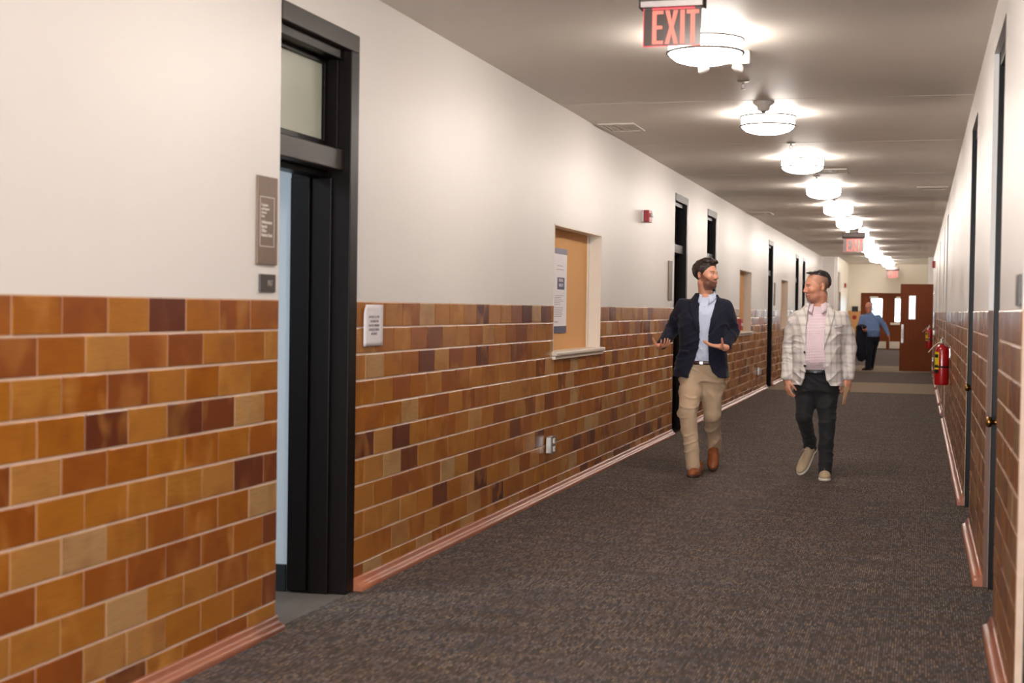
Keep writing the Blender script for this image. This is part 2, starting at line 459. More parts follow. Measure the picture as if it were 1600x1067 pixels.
# ---- cove base
def cove(side, y0, y1, name):
    s = 1 if side == 'L' else -1; xf = XL if side == 'L' else XR
    prof = [(0, .062), (.010, .062), (.015, .052), (.018, .040), (.024, .032), (.034, .028), (.042, .024), (.048, .015), (.048, -.02), (0, -.02)]
    bm = bmesh.new(); n = max(2, int((y1-y0)/.3)); rnd = random.Random(int(y0*100))
    rings = []
    for i in range(n+1):
        y = y0+(y1-y0)*i/n; j = rnd.uniform(-.0015, .0015) if 0 < i < n else 0
        rings.append([bm.verts.new((xf+s*(x+j), y, z+j)) for x, z in prof])
    for i in range(n):
        for k in range(len(prof)):
            q = (k+1) % len(prof)
            f = bm.faces.new((rings[i][k], rings[i][q], rings[i+1][q], rings[i+1][k])); f.smooth = k < 8
    bm.faces.new(rings[0]); bm.faces.new(rings[-1][::-1]); bmesh.ops.recalc_face_normals(bm, faces=bm.faces)
    return fin(name, bm, M_COVE)
def runs(opens, y1):
    out = []; s = Y0
    for o in sorted([o for o in opens if o[2] == 0]): out.append((s, o[0])); s = o[1]
    out.append((s, y1)); return out
for side, opens in (('L', open_L), ('R', open_R)):
    nm = 'left' if side == 'L' else 'right'
    root = empty('baseboard_'+nm, (0, 0, 0)); structure(root, 'copper-brown glazed cove base along the foot of the %s wall' % nm, 'baseboard')
    for a, b in runs(opens, YP):
        o = cove(side, a, b, 'cove_run'); o.parent = root

# ---- floor, ceiling, ends
bm = bmesh.new(); box(bm, (XL-.0, Y0, -.1), (XR+.5, YE+.3, 0)); structure(fin('floor', bm, M_CARPET), 'dark grey-brown flecked corridor carpet', 'floor')
bm = bmesh.new(); box(bm, (XL-TH, Y0, ZC), (XR+TH, YP, ZC+.1)); box(bm, (XL-.3, YP, 3.24), (XR+.3, YE+.3, 3.34)); box(bm, (XL-.3, YP-.01, ZC), (XR+.3, YP+.09, 3.3))
for y in (10.45, 13.15, 16.2, 19.3, 22.5):   # raised plasterboard joints
    box(bm, (XL, y, ZC-.0012), (XR, y+.05, ZC+.01), 0)
structure(fin('ceiling', bm, M_CEIL), 'flat off-white corridor ceiling with faint cross joints', 'ceiling')
bm = bmesh.new()
wz = (.8, 2.6); box(bm, (XL-.3, Y0-.2, 0), (XR+.3, Y0, wz[0])); box(bm, (XL-.3, Y0-.2, wz[1]), (XR+.3, Y0, ZC+.3)); box(bm, (XL-.3, Y0-.2, wz[0]), (-2.3, Y0, wz[1])); box(bm, (0, Y0-.2, wz[0]), (XR+.3, Y0, wz[1]))
structure(fin('wall_back', bm, M_WALL), 'wall that closes the corridor behind the viewpoint')
wn = empty('window_1', (0, 0, 0)); structure(wn, 'window in the wall behind the viewpoint', 'window')
bx('window_pane', (-2.3, Y0-.12, .8), (0, Y0-.11, 2.6), M_FROST, wn)
for x in (-2.3, -1.18, -.05): bx('window_frame', (x, Y0-.16, .8), (x+.05, Y0-.06, 2.6), M_CREAM, wn)
# far vestibule beyond the pier
bm = bmesh.new()
box(bm, (XL-.3, YP, 0), (XL, YE, 3.3)); box(bm, (XR, YP, 0), (XR+.3, YE, 3.3))
structure(fin('wall_vestibule', bm, M_WALLFAR), 'cream side walls at the far end of the corridor')
bm = bmesh.new(); box(bm, (XL-.2, YP-.1, 0), (-2.30, YP+.3, ZC)); box(bm, (.245, YP-.1, 0), (XR+.2, YP+.3, ZC))
for x0, x1 in ((-2.30, -2.22), (.20, .245)): box(bm, (x0, YP+.0, 0), (x1, YP+.2, ZC), 0)
structure(fin('trim_1', bm, M_WALL), 'white piers that narrow the far end of the corridor', 'pier')
for y in (44.0, 47.5):   # pale tall door surrounds in the left vestibule wall
    o = bx('trim_2', (XL, y, 0), (XL+.10, y+1.0, 2.7), M_METALW); structure(o, 'tall pale door surround in the left wall near the far end', 'trim')
    bx('door_panel', (XL+.09, y+.1, 0), (XL+.11, y+.9, 2.05), M_WOOD, o)
DX0, DX1, DZ = -2.17, -.12, 2.14
bm = bmesh.new()
box(bm, (XL-.3, YE, 0), (DX0, YE+.25, 3.3)); box(bm, (DX1, YE, 0), (XR+.3, YE+.25, 3.3)); box(bm, (DX0, YE, DZ), (DX1, YE+.25, 3.3))
we = structure(fin('wall_end', bm, M_WALLFAR), 'cream wall with a pair of brown doors that ends the corridor')
bx('dado', (XL, YE-.02, 0), (DX0, YE, 1.45), M_CORK, we)

# ------------------------------------------------------------------ end doors
de = empty('door_1', (0, 0, 0)); structure(de, 'pair of brown wooden exit doors with glass, push bars and steel kick plates', 'door')
for a, b in (((DX0, YE-.03, 0), (DX0+.08, YE+.12, DZ)), ((DX1-.08, YE-.03, 0), (DX1, YE+.12, DZ)), ((DX0+.08, YE-.03, DZ-.07), (DX1-.08, YE+.12, DZ)), ((-1.18, YE-.03, 0), (-1.12, YE+.12, DZ-.07))):
    bx('frame', a, b, M_WOOD, de)
for i, (x0, x1) in enumerate(((DX0+.08, -1.18), (-1.12, DX1-.08))):
    g0, g1 = (x0+.30, x1-.20) if i == 0 else (x0+.22, x1-.28)
    leaf = bmesh.new()
    for a, b in (((x0, YE+.02, .0), (g0, YE+.065, DZ-.069)), ((g1, YE+.02, .0), (x1, YE+.065, DZ-.069)), ((g0, YE+.02, .0), (g1, YE+.065, 1.06)), ((g0, YE+.02, 1.93), (g1, YE+.065, DZ-.069))): box(leaf, a, b)
    lf = fin('door_leaf', leaf, M_WOOD, de); lf.name = 'door_leaf'
    bx('pane', (g0, YE+.035, 1.06), (g1, YE+.045, 1.93), M_GLASS, lf)
    bx('kick_plate', (x0+.03, YE+.008, .03), (x1-.03, YE+.02, .30), M_METALW, lf)
    bx('push_bar', (x0+.05, YE-.06, .93), (x1-.05, YE-.02, 1.02), M_CREAM, lf, .01)
    bx('push_bar_mount', (x0+.06, YE-.02, .94), (x0+.14, YE+.02, 1.01), M_CREAM, lf)
    bx('closer', (x0+.25, YE-.04, DZ-.22), (x0+.56, YE+.02, DZ-.13), M_METALW, lf, .008)
# outdoors beyond the glass
o = bx('ground_outside', (-8, YE+.25, -.1), (6, YE+20, -.02), plain('pale_concrete', lin(170, 170, 168), .8)); structure(o, 'pale ground outside the end doors', 'ground')
t = empty('tree', (-2.12, YE+3.4, 0), 'dark conifer outside behind the left end door', 'tree')
bm = bmesh.new(); tube(bm, [(0, 0, 0), (0, 0, 2.2)], [.12, .05]); fin('trunk', bm, M_DARK, t)
bm = bmesh.new()
for k in range(9):
    z = .7+k*.25; revolve(bm, [(.55-.05*k, z), (.25-.02*k, z+.22), (.02, z+.42)], 14)
fin('foliage', bm, plain('conifer_green', (.03, .07, .09), .8), t)

# ------------------------------------------------------------------ left-wall doors
def left_door(i, y0, y1, zt, label, open_=False):
    d = empty('door_%d' % i, (0, 0, 0)); structure(d, label, 'door')
    x = XL; fw = .10
    if not open_:
        bx('threshold', (x-.36, y0, -.05), (x, y1, .012), M_DARK, d); bx('backing', (x-.36, y0, 0), (x-.30, y1, zt), M_DARK, d)
    # header and far stile of the casing, flush with the plaster
    bx('header', (x-.10, y0, zt-.085), (x+.006, y1, zt), M_BAR, d, .004)
    bx('header', (x-.13, y0, zt-.13), (x-.035, y1-fw, zt-.085), M_DARK, d, .003)
    bx('casing', (x-.10, y1-fw, 0), (x+.006, y1, zt-.085), M_DARK, d, .004)
    bx('jamb', (x-.30, y1-fw, 0), (x-.10, y1, zt), M_DARK, d)
    bx('jamb', (x-.16, y1-fw-.012, 2.15), (x-.06, y1-fw, zt-.09), M_DARK, d, .003)
    bx('jamb', (x-.36, y0, 0), (x-.13, y0+.012, zt), M_DARK, d)
    zb = 2.04
    bx('transom_bar', (x-.14, y0, zb), (x-.028, y1-fw, zb+.10), M_BAR, d, .006)
    bx('transom_bar', (x-.20, y0+.012, zb-.03), (x-.11, y1-fw, zb), M_DARK, d, .004)
    z0, z1 = zb+.10, zt-.085
    fx0, fx1 = x-.15, x-.11
    sash = bmesh.new()
    for a, b in (((fx0, y1-fw-.052, z0), (fx1, y1-fw, z1)), ((fx0, y0+.012, z0), (fx1, y0+.06, z1)), ((fx0, y0+.06, z0), (fx1, y1-fw-.052, z0+.045)), ((fx0, y0+.06, z1-.07), (fx1, y1-fw-.052, z1))): box(sash, a, b, 0, .003)
    so = fin('transom_sash', sash, M_DARK, d)
    bx('pane', (x-.132, y0+.06, z0+.045), (x-.126, y1-fw-.052, z1-.07), M_FROST if open_ else M_DARK, so)
    # door stops
    if open_:
        bx('door_stop', (x-.19, y1-fw-.018, 0), (x-.085, y1-fw, zb-.03), M_DARK, d, .004)
        bx('jamb_panel', (x-.29, y1-fw-.035, .01), (x-.19, y1-fw, zb-.03), M_DARK, d, .003)
    else:
        lf = bx('door_leaf', (x-.17, y0+.012, .01), (x-.125, y1-fw, zb-.03), M_DARK, d, .003)
        for z in ((.25, .85), (1.0, 1.85)):
            bx('panel', (x-.128, y0+.14, z[0]), (x-.120, y1-fw-.12, z[1]), M_DARK, lf, .003)
        bm = bmesh.new(); revolve(bm, [(.0, 0), (.022, .0), (.026, .012), (.018, .03), (.01, .032), (.01, .06), (.028, .07), (.03, .09), (.02, .1), (.0, .1)], 16, 'x', (x-.125, y0+.10, 1.0)); fin('handle', bm, M_BRASS, lf)
    return d
left_door(2, *DL[0], 'open doorway in the left wall near the camera, black-brown frame with frosted transom', True)
labs = ['closed dark door just behind the man in the navy blazer', 'second dark door beyond the man in the navy blazer, same wall',
        'dark door in the left wall between the two far notice niches', 'far dark door left of the man in the checked jacket, past the last niche',
        'farthest dark door of the left wall, beside the far head of the man in the checked jacket']
for k, (a, b, t_) in enumerate(DL[1:]): left_door(3+k, a, b, t_, labs[k])

# classroom behind the open doorway
rm = bmesh.new(); RX = XL-TH
box(rm, (RX-3.6, 2.6, 0), (RX-3.5, 6.5, 2.9)); box(rm, (RX-3.5, 2.5, 0), (RX, 2.6, 2.9)); box(rm, (RX-3.5, 2.5, 2.9), (RX, 6.6, 3.0))
box(rm, (RX-3.5, 6.345, 0), (XL-.30, 6.45, 2.9))
structure(fin('wall_classroom', rm, M_ROOM), 'pale blue-grey classroom wall seen through the open doorway')
o = bx('baseboard_classroom', (RX-3.5, 6.330, 0), (XL-.305, 6.344, .13), M_BASEB); structure(o, 'black vinyl baseboard inside the open doorway', 'baseboard')
o = bx('floor_classroom', (RX-3.6, 2.5, -.1), (XL, 6.6, -.002), M_PLANK); structure(o, 'grey streaked floor inside the open doorway', 'floor')

# ------------------------------------------------------------------ right-wall doors
def right_door(i, y0, y1, zt, label):
    d = empty('door_%d' % i, (0, 0, 0)); structure(d, label, 'door'); x = XR
    r0 = .003 if i == 10 else .024
    bx('casing', (x+r0, y1-.06, 0), (x+.2, y1, zt), M_DARK, d, .002)
    bx('casing', (x+.028, y0, 0), (x+.2, y0+.06, zt), M_DARK, d, .004)
    bx('header', (x+.028, y0+.06, zt-.07), (x+.2, y1-.06, zt), M_DARK, d, .004)
    bx('transom_bar', (x+.05, y0+.06, 2.06), (x+.2, y1-.06, 2.16), M_DARK, d)
    bx('transom_pane', (x+.12, y0+.06, 2.16), (x+.13, y1-.06, zt-.07), M_DARK, d)
    lf = bx('door_leaf', (x+.055, y0+.06, .01), (x+.10, y1-.06, 2.06), M_DARK, d)
    if i == 8: return d
    bm = bmesh.new(); revolve(bm, [(.0, .07), (.028, .07), (.028, .064), (.012, .06), (.012, .03), (.024, .024), (.028, .012), (.02, 0), (0, 0)], 16, 'x', (x-.014, y1-.30 if i == 9 else y1-.15, .87)); fin('handle', bm, M_BRASS, lf)
rl = ['doorway at the right edge of the picture', 'nearest full-height dark doorway in the right wall', 'second dark doorway in the right wall, nearer the extinguishers',
      'shallow doorway in the right wall behind the near extinguisher', 'narrow doorway in the right wall beyond the near extinguisher', 'dark tall doorway in the right wall just left of the near extinguisher', 'last doorway in the right wall before the open brown door']
for k, (a, b, t_) in enumerate(DR): right_door(8+k, a, b, t_, rl[k])
# returns of the near right openings get a tile-brown glazed edge
for a, b, t_ in DR[1:2]:
    o = bx('reveal_tile', (XR+.0, b-.004, 0), (XR+.022, b+.001, ZT), M_REVEAL, wr); o['label'] = 'brown glazed tile return of a door opening'
for y in DR:
    pass
bx_back = bmesh.new(); box(bx_back, (XR+TH, Y0, 0), (XR+TH+.05, YP, ZC)); structure(fin('wall_right_back', bx_back, M_BLACK), 'dark backing behind the right-hand doors')

# open brown fire door standing across the right of the corridor
fd = empty('fire_door', (.325, 35.4, 0), 'open red-brown wooden door standing square across the right side of the corridor', 'door')
bm = bmesh.new(); x0, x1 = -.775, -.02
for a, b in (((x0, -.022, .01), (x0+.21, .022, 2.09)), ((x0+.34, -.022, .01), (x1, .022, 2.09)), ((x0+.21, -.022, .01), (x0+.34, .022, 1.26)), ((x0+.21, -.022, 1.80), (x0+.34, .022, 2.09))): box(bm, a, b)
fin('door_leaf', bm, M_WOOD, fd)
def pb(name, a, b, mat, parent, bev=0): 
    bm = bmesh.new(); box(bm, a, b, 0, bev); return fin(name, bm, mat, parent)
pb('vision_pane', (x0+.21, -.006, 1.26), (x0+.34, .006, 1.80), M_GLASS, fd)
bm = bmesh.new()
for a, b in (((x0+.195, -.03, 1.245), (x0+.212, .03, 1.815)), ((x0+.338, -.03, 1.245), (x0+.355, .03, 1.815)), ((x0+.212, -.03, 1.245), (x0+.338, .03, 1.262)), ((x0+.212, -.03, 1.798), (x0+.338, .03, 1.815))): box(bm, a, b)
fin('vision_frame', bm, M_STEEL, fd)
pb('lock_plate', (x0+.035, -.03, .68), (x0+.085, -.022, 1.12), M_STEEL, fd)
bm = bmesh.new(); tube(bm, [(x0+.06, -.03, .78), (x0+.06, -.075, .80), (x0+.06, -.075, 1.0), (x0+.06, -.03, 1.02)], .009); fin('pull_handle', bm, M_STEEL, fd)
for z in (.25, 1.05, 1.85): pb('hinge', (-.02, -.03, z), (.013, .03, z+.1), M_STEEL, fd)

# ------------------------------------------------------------------ notice niches
def niche(i, a, b, z0, z1, label):
    t = empty('notice_board', (0, 0, 0), label, 'notice board', 'recessed cork boards along the left wall')
    dpt = .11
    bx('cork_panel', (XL-dpt-.02, a, z0), (XL-dpt, b, z1), M_CORK, t)
    bx('reveal', (XL-dpt, b-.012, z0), (XL+.003, b, z1), M_CREAM, t); bx('reveal', (XL-dpt, a, z0), (XL+.003, a+.012, z1), M_CREAM, t)
    bx('reveal', (XL-dpt, a, z1-.012), (XL+.003, b, z1), M_CREAM, t)
    bx('edge_strip', (XL-dpt, b-.07, z0), (XL-dpt+.012, b-.012, z1-.012), M_CREAM, t)
    s = bx('sill', (XL-dpt, a-.03, z0-.012), (XL+.045, b+.03, z0+.018), M_CREAM, t, .008)
    bx('sill_moulding', (XL-.01, a-.015, z0-.04), (XL+.028, b+.015, z0-.012), M_CREAM, t, .006)
    return t
nl = ['recessed cork notice board with a tall poster, nearest the camera', 'recessed cork notice board behind the red wall box, middle of three', 'farthest recessed cork board, left of the man in the checked jacket']
for k, n_ in enumerate(NL): niche(k, *n_, nl[k])
# the poster on the near board
P0, P1, PZ0, PZ1 = 10.72, 11.17, 1.20, 1.87
ps = empty('poster', (XL-.109, P0, PZ0), 'tall white notice with slate bands pinned on the nearest cork board', 'poster')
X = XL-.108
bx('sheet', (X, P0, PZ0), (X+.003, P1, PZ1), M_PAPER, ps)
bx('band', (X+.003, P0, PZ1-.045), (X+.0045, P1, PZ1), plain('pale_slate_ink', lin(150, 146, 164), .7), ps)
bx('band', (X+.003, P0, PZ0), (X+.0045, P1, PZ0+.055), M_INKD, ps)
bx('emblem', (X+.003, P0+.14, PZ0+.345), (X+.0045, P0+.37, PZ0+.44), M_INKD, ps)
text('lettering', 'MENTAL\nHEALTH', .038, (X+.005, P0+.255, PZ0+.405), ROT_L, M_PAPER, ps, 'CENTER')
def greek(z, w, h=.004, x0=.06, mat=M_INK): bx('text_line', (X+.003, P0+x0, z), (X+.0042, P0+x0+w, z+h), mat, ps)
rr = random.Random(3)
for k in range(5): greek(PZ0+.13+k*.017, rr.uniform(.2, .32))
for k in range(6): greek(PZ0+.225+k*.014, rr.uniform(.18, .3), .003)
for k in range(2): greek(PZ0+.50+k*.03, .25-.06*k, .004, .1+.03*k)
greek(PZ0+.085, .12, .006)

# paper notice taped to the tiles
pn = empty('paper_notice', (XL+.012, 6.52, 1.196), 'white paper notice taped to the top tiles beside the open doorway', 'notice')
bm = bmesh.new(); rows = 10
def curl(v): return .001+.016*max(0, v-.75)**2*16
for k in range(rows):
    v0, v1 = k/rows, (k+1)/rows
    pass
g = [[bm.verts.new((.002+curl(j/rows)*(1-i/6)*.6, i*.26/6+(.012*max(0, j/rows-.7) if i == 0 else 0), j*.206/rows)) for i in range(7)] for j in range(rows+1)]
for j in range(rows):
    for i in range(6): bm.faces.new((g[j][i], g[j][i+1], g[j+1][i+1], g[j+1][i]))
sh = fin('sheet', bm, M_PAPER, pn, True); sm = sh.modifiers.new('t', 'SOLIDIFY'); sm.thickness = .0006
for k, s_ in enumerate(['DO NOT LET THE', 'CHILDREN USE', 'SCHOOL PRIMARY', 'SUPPLIES DURING', 'MEETINGS']):
    text('lettering', s_, .0175, (XL+.0165, 6.655, 1.335-k*.021), ROT_L, M_INK, pn, 'CENTER')

# ------------------------------------------------------------------ door plaques
def plaque(yc, w, z0, z1, label, detail):
    t = empty('wall_plaque', (XL, yc, z0), label, 'sign', 'taupe plaques beside the left doors')
    bx('plate', (XL+.001, yc-w/2, z0), (XL+.012, yc+w/2, z1), M_TAUPE, t, .002)
    if detail:
        a, b, p, q = yc-w/2+.018, yc+w/2-.032, z0+.075, z1-.085
        for s_, e in (((a, p), (b, p+.003)), ((a, q-.003), (b, q)), ((a, p), (a+.003, q)), ((b-.003, p), (b, q))):
            bx('outline', (XL+.012, s_[0], s_[1]), (XL+.0128, e[0], e[1]), M_SIGNW, t)
        for k, s_ in enumerate(['Transition', 'and Support', 'Services', 'Suite']):
            text('lettering', s_, .0145, (XL+.0128, a+.013, q-.04-k*.0155), ROT_L, M_SIGNW, t, off=.0003)
        for k, s_ in enumerate(['Achievement', 'Special', 'Office', 'Student Desk']):
            text('lettering', s_, .0185, (XL+.0128, a+.013, q-.112-k*.018), ROT_L, M_SIGNW, t, off=.0006)
    return t
plaque(5.445, .185, 1.562, 1.93, 'taupe wall plaque with white text and outline, left of the open doorway', True)
plaque(15.45, .22, 1.50, 1.93, 'taupe wall plaque above the tiles, left of the first closed dark door', False)
plaque(27.15, .25, 1.50, 1.93, 'small far taupe plaque between the dark door and the farthest cork board', False)
rs = empty('room_number_sign', (XL, 5.46, 1.44), 'small dark square room sign reading 107, under the taupe plaque', 'sign')
bx('plate', (XL+.001, 5.385, 1.448), (XL+.010, 5.53, 1.523), M_SIGND, rs, .002)
text('lettering', '107', .036, (XL+.0105, 5.475, 1.474), ROT_L, plain('dull_silver_digits', lin(168, 156, 148), .5), rs, 'CENTER')
rs = empty('room_number_sign', (XR, 5.3, 1.44), 'small dark room sign on the right wall at the picture edge', 'sign')
bx('plate', (XR-.012, 5.22, 1.43), (XR-.001, 5.36, 1.54), M_SIGND, rs, .002)
es = empty('wall_sign', (-2.4, YE, 1.5), 'dark square sign on the end wall left of the brown doors', 'sign')
bx('plate', (-2.50, YE-.035, 1.42), (-2.27, YE-.021, 1.62), M_BLACK, es, .002)
bm = bmesh.new(); revolve(bm, [(0, 0), (.07, 0), (.08, .008), (0, .012)], 20, 'y', (-2.40, YE-.034, 1.2)); o = fin('wall_roundel', bm, M_REDF); tag(o, 'small round red-brown roundel under the dark sign on the end wall', 'sign')

# ------------------------------------------------------------------ alarms
def horn(name, loc, out, size, label, strobe=True, axis='x'):
    t = empty(name, loc, label, 'alarm')
    w, h, dp = size
    def q(n, a, b, mt, bev=0): 
        if out < 0: a = (-a[0], *a[1:]); b = (-b[0], *b[1:])
        return pb(n, a, b, mt, t, bev)
    q('back_box', (0, -w/2, -h/2), (dp*.25, w/2, h/2), M_WHITEP if strobe else M_REDF)
    q('housing', (dp*.25, -w/2, -h/2), (dp, w/2, h/2), M_REDF, .006)
    if strobe:
        q('strobe', (dp, -w*.15, -h*.05), (dp+.022, w*.32, h*.34), M_WHITEP, .008)
        for k in range(3): q('grille_slot', (dp-.001, -w*.32, -h*.38+k*.014), (dp+.002, w*.32, -h*.38+k*.014+.006), M_BLACK)
    else:
        q('pull_lever', (dp, -w*.3, -h*.12), (dp+.012, w*.3, h*.12), M_WHITEP, .003)
    return t
horn('alarm_horn', (XL, 13.86, 2.312), 1, (.17, .115, .075), 'red fire alarm horn with white strobe high on the left wall past the notice board')
horn('alarm_horn', (XR, 34.2, 2.52), -1, (.2, .16, .08), 'small red alarm high on the right wall above the open brown door')
horn('alarm_horn', (XL, 52.5, 2.35), 1, (.22, .16, .08), 'tiny red alarm on the far left wall near the corridor end')
horn('alarm_pull_box', (XL, 21.35, 1.19), 1, (.22, .17, .09), 'red alarm pull box on the wall just right of the man in the navy blazer', False)

# ------------------------------------------------------------------ outlets
def outlet(y, z, label):
    t = empty('power_outlet', (XL, y, z), label, 'outlet', 'surface boxes for sockets on the left wall')
    pb('box', (.008, -.058, -.062), (.052, .058, .062), M_STEEL, t, .006); pb('cover_plate', (.052, -.062, -.066), (.056, .062, .066), M_STEEL, t, .002)
    for s_ in (-1, 1):
        r = pb('receptacle', (.056, -.024, s_*.03-.02), (.064, .024, s_*.03+.02), M_WHITEP, t, .006)
        for yy in (-.009, .009): pb('slot', (.0635, yy-.0015, s_*.03-.006), (.0645, yy+.0015, s_*.03+.008), M_BLACK, r)
    return t
outlet(10.19, .385, 'steel surface socket box with two white receptacles, below the near notice board')
outlet(24.4, .37, 'small far socket box low on the left wall, between the two walking men')

# ------------------------------------------------------------------ ceiling fixtures
def drum(bm, prof): revolve(bm, prof, 48)
def lamp_proto():
    t = empty('ceiling_light', (0, 0, 0), 'x', 'ceiling light', 'round drum ceiling lights down the corridor')
    bm = bmesh.new(); drum(bm, [(.0, 0), (.15, 0), (.15, -.012), (.0, -.012)]); fin('ceiling_plate', bm, M_METALW, t)
    bm = bmesh.new(); drum(bm, [(.0, -.012), (.195, -.012), (.205, -.02), (.205, -.095), (.195, -.115), (.165, -.138), (.11, -.155), (.05, -.163), (.0, -.165)]); fin('diffuser', bm, M_LAMP, t)
    for z in (-.022, -.093):
        bm = bmesh.new(); n = 48; prof = [(.205, z), (.216, z), (.218, z-.006), (.216, z-.012), (.205, z-.012)]
        rings = [[bm.verts.new((r*math.cos(2*math.pi*i/n), r*math.sin(2*math.pi*i/n), h)) for r, h in prof] for i in range(n)]
        for i in range(n):
            for k in range(len(prof)):
                q = (k+1) % len(prof); bm.faces.new((rings[i][k], rings[(i+1) % n][k], rings[(i+1) % n][q], rings[i][q]))
        bmesh.ops.recalc_face_normals(bm, faces=bm.faces); fin('ring', bm, M_NICKEL, t, True)
    for k in range(3):
        a = R(30+120*k); bm = bmesh.new(); tube(bm, [(.212*math.cos(a), .212*math.sin(a), -.018), (.212*math.cos(a), .212*math.sin(a), -.10)], .004, 6); fin('post', bm, M_NICKEL, t)
    return t
LX = -1.15
LY = [7.95]
ys_ = [7.95+3.23*k for k in range(-3, 11)]
names = {0: 'nearest drum ceiling light, half hidden by the exit sign', 1: 'second drum ceiling light, with the pointed detector in front', 2: 'third drum ceiling light from the exit sign',
         3: 'fourth drum ceiling light from the exit sign', 4: 'fifth drum ceiling light from the near exit sign', 5: 'sixth drum ceiling light, just before the far exit sign',
         6: 'seventh drum ceiling light, overlapped by the far exit sign', 7: 'eighth drum ceiling light, just past the far exit sign', 8: 'ninth drum ceiling light, small and far', 9: 'tenth drum ceiling light, above the far end of the corridor', 10: 'eleventh and last drum ceiling light before the end doors'}
proto = lamp_proto(); first = True
for k in range(-3, 11):
    loc = (LX-(.03 if k == 0 else .012 if k == 1 else 0), 7.95+3.23*k, ZC); lb = names.get(k, ['drum ceiling light behind the viewpoint, farthest back', 'drum ceiling light just in front of the window behind the viewpoint', 'drum ceiling light above the viewpoint, ahead of the exit sign'][k+3] if k < 0 else '')
    if first: proto.location = loc; proto['label'] = lb; first = False
    else: copy_tree(proto, loc, 'ceiling_light', lb)
copy_tree(proto, (LX, 44.5, 3.24), 'ceiling_light', 'twelfth light, where the ceiling rises before the end doors')
copy_tree(proto, (LX, 48.0, 3.24), 'ceiling_light', 'thirteenth light, in the raised ceiling before the end doors')
copy_tree(proto, (LX, 54.3, 3.24), 'ceiling_light', 'added light in front of the farthest exit sign, brightening the end wall')  # extra lamp, added only to lift the dim end wall
copy_tree(proto, (LX, 51.4, 3.24), 'ceiling_light', 'added light before the end doors, brightening the end wall')  # added fill for the far wall, beyond the visible row

# emergency light with two lamp heads
t = empty('emergency_light', (LX+.03, 8.5, ZC), 'white emergency light with two small lamp heads beneath the nearest ceiling light', 'emergency light')
pb('housing', (-.13, -.06, -.08), (.13, .06, 0), M_WHITEP, t, .01)
for sx in (-1, 1):
    bm = bmesh.new(); revolve(bm, [(0, 0), (.028, 0), (.036, .035), (.034, .05), (0, .045)], 20)
    hd = fin('lamp_head', bm, M_WHITEP, t); hd.location = (sx*.11-.04, -.05, -.085); hd.rotation_euler = (R(162), R(sx*24), 0); hd.scale = (1, 1, .7)
    bm = bmesh.new(); tube(bm, [(sx*.10-.04, -.02, -.07), (sx*.11-.04, -.04, -.095)], .008); fin('arm', bm, M_WHITEP, t)

# pointed detector
t = empty('smoke_detector', (LX+.02, 10.55, ZC), 'pointed off-white detector on the ceiling in front of the second light', 'detector')
bm = bmesh.new(); revolve(bm, [(0, 0), (.078, 0), (.078, -.012), (.048, -.035), (.045, -.06), (.02, -.072), (0, -.072)], 28); fin('housing', bm, M_METALW, t)
bm = bmesh.new(); revolve(bm, [(0, -.07), (.018, -.07), (.012, -.082), (0, -.084)], 16); fin('sensor', bm, M_NICKEL, t)
for yy, lb in ((17.9, 'dark pointed detector just past the fourth ceiling light'), (24.9, 'small far detector beside the sixth ceiling light')):
    c = copy_tree(t, (LX+.05, yy+1.1, ZC), 'smoke_detector', lb)

def sprinkler(x, y, label):
    t = empty('sprinkler', (x, y, ZC), label, 'sprinkler', 'ceiling sprinklers between the lights')
    bm = bmesh.new(); revolve(bm, [(0, 0), (.042, 0), (.038, -.008), (.014, -.012), (0, -.012)], 24); fin('escutcheon', bm, M_STEEL, t)
    bm = bmesh.new(); revolve(bm, [(0, -.012), (.009, -.012), (.009, -.028), (0, -.028)], 12)
    tube(bm, [(.009, 0, -.026), (.014, 0, -.04), (.004, 0, -.056)], .0022, 6); tube(bm, [(-.009, 0, -.026), (-.014, 0, -.04), (-.004, 0, -.056)], .0022, 6); fin('body', bm, M_STEEL, t)
    bm = bmesh.new(); revolve(bm, [(0, -.055), (.016, -.055), (.016, -.058), (0, -.058)], 16); fin('deflector', bm, M_STEEL, t)
sprinkler(-1.16, 9.55, 'small steel sprinkler between the first and second ceiling lights')
sprinkler(-1.155, 13.15, 'small steel sprinkler between the second and third ceiling lights')
sprinkler(-1.15, 16.4, 'small steel sprinkler between the third and fourth ceiling lights')

def vent(x0, y0, x1, y1, label):
    t = empty('ceiling_vent', ((x0+x1)/2, (y0+y1)/2, ZC), label, 'vent', 'flat ceiling vents')
    w, h = (x1-x0)/2, (y1-y0)/2; bm = bmesh.new()
    for a, b in (((-w, -h, -.012), (-w+.03, h, .0)), ((w-.03, -h, -.012), (w, h, 0)), ((-w+.03, -h, -.012), (w-.03, -h+.03, 0)), ((-w+.03, h-.03, -.012), (w-.03, h, 0))): box(bm, a, b, 0, .003)
    fin('frame', bm, M_METALW, t); pb('backing', (-w+.03, -h+.03, -.004), (w-.03, h-.03, 0), M_METALW, t)
    n = int((2*w-.08)/.05)
    for k in range(n): pb('slat', (-w+.05+k*.05, -h+.03, -.010), (-w+.058+k*.05, h-.03, -.004), M_METALW, t)
vent(-2.6, 11.55, -2.29, 12.05, 'flat off-white ceiling vent beside the left wall, above the near notice board')
vent(-.06, 17.95, .30, 18.3, 'slim ceiling vent beside the right wall')
vent(-2.6, 22.3, -2.25, 22.8, 'small faint ceiling vent beside the left wall, above the middle cork board')
for yy, lb in ((15.85, 'rectangular pale ceiling register just right of the third light'), (23.2, 'far ceiling register just right of the fifth light')):
    vent(-1.2, yy-.25, -.78, yy+.25, lb)

